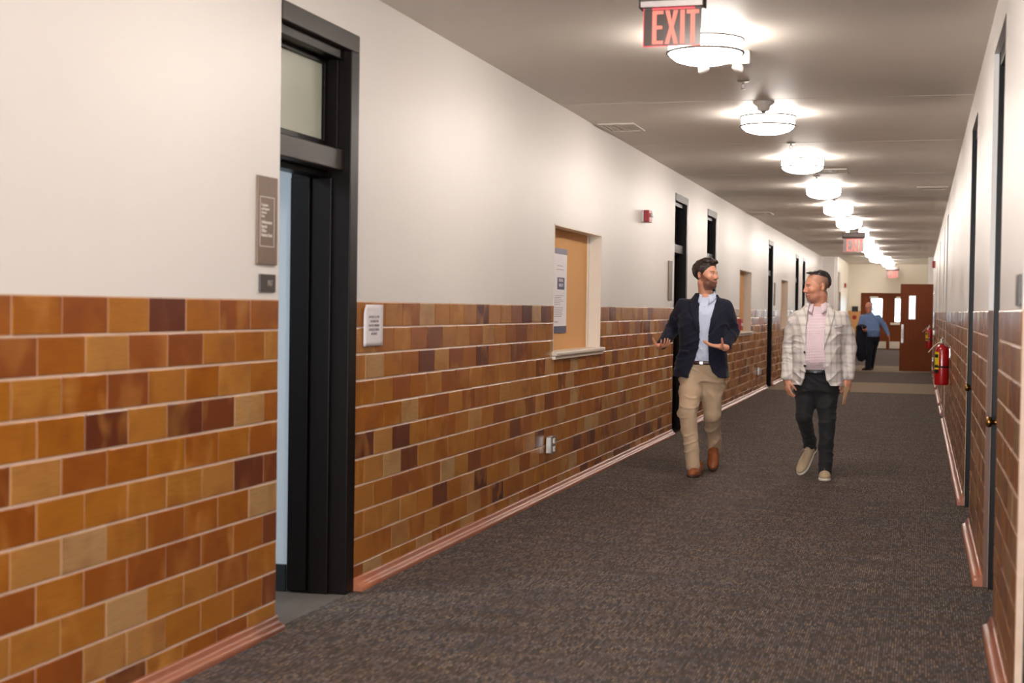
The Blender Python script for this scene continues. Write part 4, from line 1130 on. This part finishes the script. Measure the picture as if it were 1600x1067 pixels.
def shoe(name, loc, yaw, pitch, up, sole, parent, label=None, lace=None, L_=.29, toe=.046):
    g = SDF((-.07, -.32, -.01), (.07, .06, .13), .0045)
    g.ell((0, -.225, .030), (toe, .075, .034), 0); g.ell((0, -.15, .040), (.044, .085, .044), .03); g.ell((0, -.06, .045), (.036, .075, .050), .03); g.ell((0, -.012, .048), (.034, .040, .055), .02)
    g.cap((0, -.03, .06), (0, -.03, .10), .036, .037, .02)
    g.cap((0, -.03, .09), (0, -.03, .125), .028, .028, .004, True)
    X_, Y_, Z_ = np.meshgrid(*g.ax, indexing='ij'); g.f = np.maximum(g.f, .014-Z_).astype(np.float32)
    root = emit_mesh(name, g, up, parent, sm=1)
    root.matrix_basis = Matrix.Translation(Vector(loc)) @ Matrix(rotm(yaw, pitch, 0).tolist()).to_4x4() @ Matrix.Translation((0, .29, 0)) @ Matrix.Translation((0, 0, 0))
    g = SDF((-.07, -.32, -.02), (.07, .06, .05), .0045)
    g.ell((0, -.215, .01), (toe+.005, .090, .04), 0); g.ell((0, -.12, .01), (.043, .11, .04), .03); g.ell((0, -.01, .01), (.038, .046, .04), .02)
    g.f = np.maximum(g.f, np.maximum(-.002-Z_[:g.n[0], :g.n[1], :1]*0-(g.ax[2][None, None, :]-0), g.ax[2][None, None, :]-.020)).astype(np.float32)
    emit_mesh('sole', g, sole, root, sm=0)
    if lace:
        bm = bmesh.new()
        for k in range(4):
            y = -.10-.024*k; z = .086-.011*k; tube(bm, [(-.024, y, z-.010), (0, y-.008, z+.002), (.024, y, z-.010)], .0042, 6)
        tube(bm, [(0, -.088, .092), (-.02, -.085, .104), (-.034, -.10, .088)], .0036, 6); tube(bm, [(0, -.088, .092), (.02, -.085, .104), (.036, -.10, .086)], .0036, 6)
        fin('laces', bm, lace, root, True)
    else:
        bm = bmesh.new(); box(bm, (-.036, -.165, .070), (.036, -.135, .078), 0, .003); fin('strap', bm, up, root)
    return root

class Man:
    """everything in metres relative to the ground under the hips"""
    def __init__(s, px, py, Y, gx=None):
        s.Y = Y; p = at(px, py, Y); s.o = np.array([p[0], Y, 0.0])
    def j(s, px, py, dy=0.0): return at(px, py, s.Y+dy)-s.o

# ---------------- the man in the navy blazer
A = Man(1097, 590, 12.1)
j = A.j
neck, hipc = j(1104, 463, .03), j(1098, 566)
shl, shr = j(1067, 479, .03), j(1133, 480, .03)
ell_, wrl = j(1051, 514, .10), j(1032, 541, -.10)
elr, wrr = j(1144, 519, .08), j(1132, 544, -.13)
kl, al = j(1074, 644, -.16), j(1083, 722, -.20)
kr, ar = j(1113, 646, .02), j(1116, 703, .40)
hl, hr = j(1085, 583), j(1112, 583)
cx, cz = hipc[0], hipc[2]
hd = Frame(j(1103, 429, -.01), rotm(66, -3, 0), 1.0)
lo, hi = np.array([-.50, -.45, -.01]), np.array([.40, .60, 1.93])
g = SDF(lo, hi, .0048)
head_sdf(g, hd, jaw=1.08)
g.cap(hd.p((0, .02, -.07)), neck+[0, .015, -.03], .056, .064, .02)
g.loft([(cz-.10, cx, .0, .15, .10), (cz+.05, cx, .0, .14, .10), (cz+.25, cx, .01, .15, .105), (cz+.42, (cx+neck[0])/2, .02, .17, .105), (neck[2]-.06, neck[0], .03, .12, .075), (neck[2], neck[0], .03, .06, .06)], 2.2, .03)
g.chain([shl, ell_, wrl], [.05, .040, .026], .03); g.chain([shr, elr, wrr], [.05, .040, .026], .03)
g.chain([hl, kl, al], [.07, .036, .02], .03); g.chain([hr, kr, ar], [.07, .036, .02], .03)
for a_, toe_ in ((al, (0, -.14, -.06)), (ar, (0, -.06, -.12))): g.cap(a_, a_+np.array(toe_)*.2, .016, .014, .005)
hand(g, wrl+[.0, -.03, 0], (.50, -.80, .05), (.10, -.25, 1), (-1, 0, .3), (22, 24, 18), .15, 1.0, (.30, .75, .85))
hand(g, wrr+[-.01, -.02, .01], (-.88, -.42, .12), (0, -.25, 1), (.4, -1, .4), (8, 12, 10), .10, 1.0, (.15, .55, 1.0))
colf = skin_color(hd, (222, 160, 132), beard=lin(58, 36, 28), beard_amt=.9)
A.body = emit_mesh('person', g, M_SKIN, None, A.o, color=colf, sm=1)
tag(A.body, 'man with dark hair and beard in navy blazer and khaki trousers, palms turned up', 'person')
B_ = A.body
hg = hair_sdf(hd, .0042, .009, (.080, 1.05), -.085, puff=[((.0, -.045, .106), (.060, .058, .028)), ((.010, -.082, .094), (.040, .026, .016)), ((-.02, -.02, .118), (.04, .05, .02))])
emit_mesh('hair', hg, M_HAIR1, B_, sm=1)
# shirt
g = SDF([-.26, -.20, cz-.06], [.30, .22, neck[2]+.07], .006)
sp = [(cz+.005, cx+.005, -.0, .155, .112), (cz+.10, cx, -.002, .15, .115), (cz+.28, cx, .0, .165, .120), (cz+.42, (cx+neck[0])/2, .01, .18, .115), (neck[2]-.05, neck[0], .03, .13, .080), (neck[2]+.0, neck[0], .03, .068, .066)]
g.loft(sp, 2.3, 0)
X_, Y_, Z_ = np.meshgrid(*g.ax, indexing='ij')
fs = folds(5, .006, 46, 20)
emit_mesh('shirt', g, M_SHIRT1, B_, disp=fs)
def collar(parent, neck, mat, w=.078, open_=.05, yy=-.05, h=.045):
    bm = bmesh.new()
    n = 28; inn = []; out = []; lowr = []
    for i in range(n+1):
        a = R(-90+24+(360-48)*i/n); ca, sa = math.cos(a), math.sin(a)
        cxn, cyn = neck[0], neck[1]+.0
        fr_ = max(0, -sa)
        inn.append(bm.verts.new((cxn+w*.86*ca, cyn+w*.90*sa, neck[2]+h*(.55-.75*fr_)+.018)))
        out.append(bm.verts.new((cxn+w*1.02*ca, cyn+w*1.06*sa, neck[2]+h*(.20-.85*fr_))))
        lowr.append(bm.verts.new((cxn+w*1.16*ca, cyn+w*1.22*sa-.02*fr_, neck[2]-h*(.35+1.15*fr_**2))))
    for r0, r1 in ((inn, out), (out, lowr)):
        for i in range(n): bm.faces.new((r0[i], r0[i+1], r1[i+1], r1[i]))
    o = fin('collar', bm, mat, parent, True); md = o.modifiers.new('t', 'SOLIDIFY'); md.thickness = .004; md.offset = 1
    return o
collar(B_, neck+[.0, -.008, .0], M_SHIRT1, .080, h=.046)
bm = bmesh.new()
for k in range(7): 
    z = neck[2]-.085-.072*k
    if z > cz+.0: revolve(bm, [(0, -.0), (.0055, 0), (.0055, -.002), (0, -.003)], 10, 'y', (neck[0]+(cx-neck[0])*min(1, k/5)+.004, -.128+(.024 if k == 0 else 0)+(.006 if k == 1 else 0), z))
fin('button', bm, M_WHITEP, B_)
# blazer
gj = SDF([-.50, -.36, .80], [.42, .34, 1.62], .0062)
hz = A.j(1095, 589)[2]
jp = [(hz, j(1095.5, 589)[0], .0, .238, .165), (hz+.12, j(1096, 560)[0], .0, .225, .155), (cz+.10, cx, .0, .200, .142), (cz+.24, cx, .0, .205, .144), (cz+.36, j(1100, 495)[0], .01, .218, .145), (neck[2]-.115, j(1101, 480)[0], .025, .212, .122), (neck[2]-.07, j(1102, 475)[0], .03, .182, .105), (neck[2]-.03, neck[0], .03, .130, .095), (neck[2]+.015, neck[0], .035, .084, .082)]
gj.loft(jp, 2.5, 0)
surf = gj.f.copy()
gj.chain([shl+[.01, 0, -.0], (shl+ell_)/2, ell_, wrl+(ell_-wrl)*.12], [.072, .070, .062, .047], .05)
gj.chain([shr+[-.01, 0, -.0], (shr+elr)/2, elr, wrr+(elr-wrr)*.14], [.072, .070, .062, .047], .05)
def pt(px, py): q = at(px, py, 11.96)-A.o; return (q[0], q[2])
opening = [pt(1091, 452), pt(1089, 466), pt(1093, 515), pt(1092.5, 535), pt(1086, 560), pt(1079, 578), pt(1073, 592), pt(1071, 605), pt(1126, 605), pt(1121, 590), pt(1113, 582), pt(1108, 568), pt(1106, 550), pt(1106, 530), pt(1110, 498), pt(1117, 466), pt(1117, 452)]
pd = gj.poly(opening)
Yg = gj.ax[1][None, :, None]
gj.f = np.maximum(gj.f, -np.maximum(pd, Yg-.02)).astype(np.float32)
# hollow cuffs
gj.cap(wrl+(ell_-wrl)*.02, wrl-(ell_-wrl)*.2, .030, .030, .004, True); gj.cap(wrr+(elr-wrr)*.02, wrr-(elr-wrr)*.2, .030, .030, .004, True)
gj.ell((neck[0], neck[1]-.005, neck[2]+.03), (.072, .072, .06), .006, True)
emit_mesh('blazer', gj, M_NAVY, B_, disp=folds(11, .010, 40, 16), sm=2)
def on_front(gj, surf, polys, off, name, mat, parent, th=.010, ycut=.0):
    d = None
    for pl in polys:
        q = gj.poly(pl); d = q if d is None else np.minimum(d, q)
    s2 = SDF.__new__(SDF); s2.lo, s2.res, s2.n, s2.ax = gj.lo, gj.res, gj.n, gj.ax
    s2.f = np.maximum(np.maximum(surf-off, -(surf+th)), np.maximum(d, Yg-ycut)).astype(np.float32)
    return emit_mesh(name, s2, mat, parent, sm=1)
lap = [[pt(1091, 452), pt(1088.5, 466), pt(1092.5, 522), pt(1084, 505), pt(1078, 486), pt(1074, 478), pt(1078, 474), pt(1074, 470), pt(1084, 455)],
       [pt(1117, 455), pt(1117.5, 466), pt(1110.5, 498), pt(1106.5, 524), pt(1118, 506), pt(1124, 486), pt(1128, 478), pt(1124, 475), pt(1127, 470), pt(1122, 458)]]
on_front(gj, surf, lap, .013, 'lapels', M_NAVY, B_)
on_front(gj, surf, [[pt(1061, 546), pt(1078, 548), pt(1078, 553), pt(1061, 551)]], .012, 'pocket_flap', M_NAVY, B_)
for e_, w__ in ((ell_, wrl), (elr, wrr)):
    bm = bmesh.new(); v = unit(e_-w__); tube(bm, [w__+v*.012, w__+v*.05], [.037, .039], 20); fin('shirt_cuff', bm, M_SHIRT1, B_, True)
# trousers
g = SDF([-.32, -.36, .03], [.30, .56, cz+.03], .0062)
g.loft([(cz-.16, cx, .01, .185, .130), (cz-.06, cx, .008, .172, .124), (cz+.005, cx+.004, .005, .150, .108)], 2.3, 0)
g.chain([hl+[-.015, 0, 0], (hl+kl)/2, kl, (kl+al)/2+[0, .02, 0], al+[.0, .01, -.034]], [.104, .096, .078, .066, .060], .04)
g.chain([hr+[.015, 0, 0], (hr+kr)/2, kr, (kr+ar)/2+[0, .02, 0], ar+[.0, .0, -.03]], [.102, .094, .076, .064, .058], .04)
emit_mesh('trousers', g, M_KHAKI, B_, disp=folds(21, .015, 34, 13), sm=2)
g = SDF([-.3, -.2, cz-.05], [.3, .2, cz+.06], .006); g.loft([(cz-.018, cx+.004, .005, .160, .122), (cz+.016, cx+.004, .004, .160, .122)], 2.3, 0); be = emit_mesh('belt', g, M_BELT, B_)
bm = bmesh.new(); box(bm, (cx-.012, -.124, cz-.016), (cx+.022, -.114, cz+.014), 0, .003); fin('buckle', bm, M_STEEL, be)
shoe('shoe', j(1079, 746, -.36)*[1, 1, 0]+[.0, .04, .0], -4, 0, M_TAN, M_SOLED, B_)
shoe('shoe', j(1113, 738, .16)*[1, 1, 0]+[.0, .02, .012], 6, 42, M_TAN, M_SOLED, B_)

# ---------------- the man in the checked jacket
C_ = Man(1278, 600, 12.2)
j = C_.j
neck, hipc = j(1278, 478, .03), j(1276, 580)
shl, shr = j(1243, 499, .03), j(1316, 498, .03)
ell_, wrl = j(1234, 542, .06), j(1230, 590, -.02)
elr, wrr = j(1326, 541, .07), j(1326, 590, -.0)
kl, al = j(1256, 652, -.06), j(1267, 700, .26)
kr, ar = j(1292, 662, -.05), j(1289, 730, -.08)
hl, hr = j(1262, 598), j(1291, 598)
cx, cz = hipc[0], hipc[2]
hd = Frame(j(1277, 447, -.01), rotm(-64, 6, 0), 1.04)
g = SDF([-.40, -.40, -.01], [.40, .50, 1.78], .0048)
head_sdf(g, hd, jaw=1.12)
g.cap(hd.p((0, .02, -.07)), neck+[0, .015, -.03], .060, .070, .02)
g.loft([(cz-.10, cx, .0, .16, .11), (cz+.05, cx, -.02, .16, .12), (cz+.25, cx, .0, .16, .12), (cz+.40, cx, .02, .17, .11), (neck[2]-.06, neck[0], .03, .12, .08), (neck[2], neck[0], .03, .06, .06)], 2.2, .03)
g.chain([shl, ell_, wrl], [.05, .042, .028], .03); g.chain([shr, elr, wrr], [.05, .042, .028], .03)
g.chain([hl, kl, al], [.07, .036, .02], .03); g.chain([hr, kr, ar], [.07, .036, .02], .03)
for a_, toe_ in ((al, (0, -.05, -.12)), (ar, (0, -.14, -.06))): g.cap(a_, a_+np.array(toe_)*.2, .016, .014, .005)
hand(g, wrl+[.0, 0, -.02], (.12, -.22, -1), (.75, .5, 0), (.3, -1, 0), (22, 30, 25), .05, 1.0, (.75, .55, .35))
hand(g, wrr+[.0, 0, -.02], (-.10, -.22, -1), (-.75, .5, 0), (-.4, -1, 0), (50, 55, 40), .02, 1.0, (.8, .35, .6))
colf = skin_color(hd, (218, 156, 126), beard=lin(128, 100, 88), beard_amt=.6, brows=lin(60, 44, 38), goatee=True, scalp=lin(104, 86, 78))
B_ = emit_mesh('person', g, M_SKIN, None, C_.o, color=colf, sm=1)
tag(B_, 'man with short dark hair in pale checked jacket, pink shirt and charcoal trousers, looking left', 'person')
hg = hair_sdf(hd, .0042, .0035, (.114, .32), .05, puff=[((0, -.056, .104), (.040, .034, .016))], back=.068)
emit_mesh('hair', hg, M_HAIR2, B_, sm=1)
g = SDF([-.28, -.24, cz-.05], [.28, .22, neck[2]+.07], .006)
g.loft([(cz+.012, cx, -.012, .165, .128), (cz+.08, cx, -.03, .172, .150), (cz+.20, cx, -.02, .175, .148), (cz+.36, cx, .0, .185, .130), (neck[2]-.06, neck[0], .03, .135, .085), (neck[2]+.0, neck[0], .03, .072, .070)], 2.3, 0)
emit_mesh('shirt', g, M_GING, B_, disp=folds(8, .004, 40, 18))
collar(B_, neck+[.0, -.010, .004], M_GING, .086, h=.050)
gj = SDF([-.38, -.36, .78], [.38, .34, 1.55], .0062)
hz = j(1278, 607)[2]
jp = [(hz, j(1279, 607)[0], -.0, .215, .170), (hz+.12, j(1278, 580)[0], .0, .212, .170), (cz+.12, cx, -.01, .200, .165), (cz+.26, cx, .0, .200, .158), (cz+.36, j(1279, 505)[0], .01, .212, .150), (neck[2]-.115, j(1279, 492)[0], .025, .212, .128), (neck[2]-.07, neck[0], .03, .182, .112), (neck[2]-.03, neck[0], .03, .132, .100), (neck[2]+.012, neck[0], .035, .090, .087)]
gj.loft(jp, 2.5, 0); surf = gj.f.copy()
gj.chain([shl+[.01, 0, -.0], (shl+ell_)/2, ell_, wrl+[0, 0, .015]], [.070, .070, .064, .052], .04)
gj.chain([shr+[-.01, 0, -.0], (shr+elr)/2, elr, wrr+[0, 0, .015]], [.070, .070, .064, .052], .04)
def pt(px, py): q = at(px, py, 12.04)-C_.o; return (q[0], q[2])
opening = [pt(1265, 466), pt(1262, 480), pt(1259.5, 510), pt(1259.5, 570), pt(1257.5, 588), pt(1252, 600), pt(1247, 608), pt(1245, 622), pt(1307, 622), pt(1303, 609), pt(1296, 602), pt(1290, 590), pt(1287, 572), pt(1286.5, 548), pt(1289, 500), pt(1291, 478), pt(1289, 466)]
pd = gj.poly(opening); Yg = gj.ax[1][None, :, None]
gj.f = np.maximum(gj.f, -np.maximum(pd, Yg-.02)).astype(np.float32)
gj.cap(wrl+[0, 0, .02], wrl-[0, 0, .06], .034, .034, .004, True); gj.cap(wrr+[0, 0, .02], wrr-[0, 0, .06], .034, .034, .004, True)
gj.ell((neck[0], neck[1]-.005, neck[2]+.03), (.078, .078, .06), .006, True)
emit_mesh('jacket', gj, M_PLAID, B_, disp=folds(31, .012, 44, 15), sm=2)
lap = [[pt(1265, 466), pt(1261.5, 482), pt(1259, 512), pt(1259.5, 556), pt(1253, 530), pt(1247, 505), pt(1244, 496), pt(1249, 492), pt(1246, 487), pt(1256, 475)],
       [pt(1289, 470), pt(1291, 480), pt(1289, 505), pt(1287, 548), pt(1296, 520), pt(1302, 497), pt(1304, 486), pt(1299, 484), pt(1302, 478), pt(1296, 471)]]
on_front(gj, surf, lap, .013, 'lapels', M_PLAID, B_)
on_front(gj, surf, [[pt(1303, 509), pt(1317, 507), pt(1317, 511), pt(1303, 513)]], .012, 'breast_pocket', M_PLAID, B_)
bm = bmesh.new()
for px_, py_ in ((1256.8, 550), (1256.8, 571.5)):
    q = pt(px_, py_); revolve(bm, [(0, 0), (.011, 0), (.011, -.004), (0, -.006)], 14, 'y', (q[0]+.004, -.163, q[1]))
fin('button', bm, M_BLACK, B_)
g = SDF([-.30, -.34, .03], [.30, .46, cz+.03], .0062)
g.loft([(cz-.16, cx, .01, .175, .135), (cz-.06, cx, .0, .172, .130), (cz+.005, cx, -.008, .164, .122)], 2.3, 0)
g.chain([hl+[-.015, 0, 0], (hl+kl)/2, kl, (kl+al)/2+[0, .02, 0], al+[.0, .01, -.015]], [.100, .088, .070, .058, .050], .04)
g.chain([hr+[.015, 0, 0], (hr+kr)/2, kr, (kr+ar)/2+[0, .02, 0], ar+[.0, .012, -.038]], [.100, .088, .070, .062, .058], .04)
emit_mesh('trousers', g, M_CHAR, B_, disp=folds(41, .011, 38, 13), sm=2)
g = SDF([-.3, -.24, cz-.05], [.3, .22, cz+.06], .006); g.loft([(cz-.018, cx, -.010, .172, .136), (cz+.018, cx, -.012, .172, .137)], 2.3, 0); be = emit_mesh('belt', g, M_BLBELT, B_)
bm = bmesh.new(); box(bm, (cx-.018, -.153, cz-.012), (cx+.016, -.144, cz+.014), 0, .003); fin('buckle', bm, M_BLBELT, be)
shoe('shoe', j(1250, 741, .05)*[1, 1, 0]+[.0, .03, .012], -24, 40, M_SUEDE, M_SOLEW, B_, lace=M_LACE)
shoe('shoe', j(1288, 752, -.24)*[1, 1, 0]+[.0, .03, .0], 3, 0, M_SUEDE, M_SOLEW, B_, lace=M_LACE)
# paper in his hand
e1, e2 = j(1325, 604, -.05)+C_.o, j(1317, 632, -.07)+C_.o
bm = bmesh.new()
vv = [e1+[-.028, -.012, .0], e1+[.012, .02, .0], e2+[.012, .02, .0], e2+[-.006, -.01, .0]]
a_ = [bm.verts.new(v-e1) for v in vv]; b_ = [bm.verts.new(v-e1+[.003, -.003, 0]) for v in vv]
bm.faces.new(a_); bm.faces.new(b_[::-1])
for i in range(4): bm.faces.new((a_[i], b_[i], b_[(i+1) % 4], a_[(i+1) % 4]))
bmesh.ops.recalc_face_normals(bm, faces=bm.faces)
o = fin('folded_paper', bm, M_ENV); o.location = e1; tag(o, 'folded tan paper held low by the man in the checked jacket', 'paper')

# ---------------- the older man far down the corridor
D_ = Man(1359, 545, 35.5)
j = D_.j
neck, hipc = j(1359, 489, .0), j(1362, 524)
shl, shr = j(1348, 496), j(1372, 496)
ell_, wrl = j(1343, 511, -.08), j(1349, 516, -.28)
elr, wrr = j(1382, 509), j(1388, 523, -.10)
kl, al = j(1358, 549, -.10), j(1356, 573, -.12)
kr, ar = j(1364, 549, .10), j(1361, 573, .15)
hl, hr = j(1357, 528), j(1367, 528)
cx, cz = hipc[0], hipc[2]
hd = Frame(j(1357.5, 480.5, -.03), rotm(-18, 8, 0), 1.04)
g = SDF([-.50, -.42, -.01], [.60, .42, 1.78], .009)
head_sdf(g, hd, jaw=1.1)
g.cap(hd.p((0, .02, -.07)), neck+[0, .02, -.05], .060, .070, .02)
g.loft([(cz-.10, cx, .0, .15, .11), (cz+.15, cx, .0, .15, .11), (neck[2]-.12, neck[0], .02, .16, .10), (neck[2]-.02, neck[0], .03, .06, .06)], 2.2, .03)
g.chain([shl, ell_, wrl], [.05, .042, .03], .03); g.chain([shr, elr, wrr], [.05, .042, .03], .03)
g.chain([hl, kl, al], [.07, .036, .026], .03); g.chain([hr, kr, ar], [.07, .036, .026], .03)
hand(g, wrl, (.3, -.9, -.1), (.6, 0, .6), (0, 0, 1), (30, 40, 30), .03)
hand(g, wrr, (.35, -.3, -.9), (-.9, 0, -.2), (-.3, -1, 0), (15, 20, 15), .05)
B_ = emit_mesh('person', g, M_SKIN, None, D_.o, color=skin_color(hd, (212, 140, 118), None, brows=lin(120, 100, 90)), sm=0)
tag(B_, 'balding older man in blue shirt and dark trousers walking far down the corridor', 'person')
hg = hair_sdf(hd, .008, .007, (.06, 1.0), -.08); Pq = np.stack(np.meshgrid(*hg.ax, indexing='ij'), -1).reshape(-1, 3); q = hd.inv(Pq).reshape(*hg.f.shape, 3)
hg.f = np.maximum(hg.f, (q[..., 2]-.04)).astype(np.float32); emit_mesh('hair', hg, M_HAIR3, B_)
g = SDF([-.45, -.36, cz-.06], [.55, .32, neck[2]+.06], .009)
g.loft([(cz-.03, cx, -.01, .19, .15), (cz+.12, cx, -.03, .20, .17), (cz+.30, (cx+neck[0])/2, .0, .20, .15), (neck[2]-.10, neck[0], .02, .19, .12), (neck[2]-.02, neck[0], .03, .09, .08), (neck[2]+.02, neck[0], .02, .07, .075)], 2.3, 0)
g.chain([shl, ell_, wrl], [.075, .062, .045], .04); g.chain([shr, elr, wrr], [.075, .062, .045], .04)
emit_mesh('shirt', g, M_SHIRT3, B_, disp=folds(51, .012, 40, 15))
g = SDF([-.36, -.40, .02], [.40, .40, cz+.03], .009)
g.loft([(cz-.14, cx, .01, .175, .135), (cz+.0, cx, -.01, .180, .145)], 2.3, 0)
g.chain([hl, (hl+kl)/2, kl, al], [.11, .10, .08, .065], .04); g.chain([hr, (hr+kr)/2, kr, ar], [.11, .10, .08, .065], .04)
emit_mesh('trousers', g, M_NAVY3, B_, disp=folds(61, .01, 34, 13))
for a_, yw in ((al, -35), (ar, -15)):
    f_ = rotm(yw)@np.array([0, -.20, 0]); shoe('shoe', a_*[1, 1, 0]+f_, yw, 0, M_BLBELT, M_BLACK, B_)
bm = bmesh.new()
for s_ in (-1, 1):
    pts = [hd.p((s_*.032+.022*math.cos(t_), -.108, -.002+.018*math.sin(t_))) for t_ in np.linspace(0, 2*math.pi, 13)]; tube(bm, pts, .0015, 5)
    tube(bm, [hd.p((s_*.054, -.106, .003)), hd.p((s_*.078, .0, .003))], .0015, 5)
tube(bm, [hd.p((-.011, -.11, .002)), hd.p((.011, -.11, .002))], .0015, 5); fin('glasses', bm, M_BLACK, B_)
# the dark coat over his arm
ct = (j(1346, 512, -.20)+D_.o); e0 = ell_+D_.o-ct
g = SDF([-.30, -.26, -.95], [.26, .26, .16], .011)
g.ell((0, 0, .02), (.12, .16, .07), 0)
g.loft([(-.80, -.0, .02, .07, .09), (-.62, -.01, .0, .12, .11), (-.35, -.01, .0, .14, .12), (-.10, .0, .0, .135, .13), (.02, .0, .0, .11, .12)], 2.2, .05)
g.cap((.06, 0, -.3), (.10, .02, -.72), .06, .045, .04)
o = emit_mesh('coat', g, M_NAVY3, None, ct, disp=folds(71, .02, 14, 26), sm=2); tag(o, 'dark coat draped over the arm of the distant older man', 'coat')
print('SCENE OK', len(bpy.data.objects))
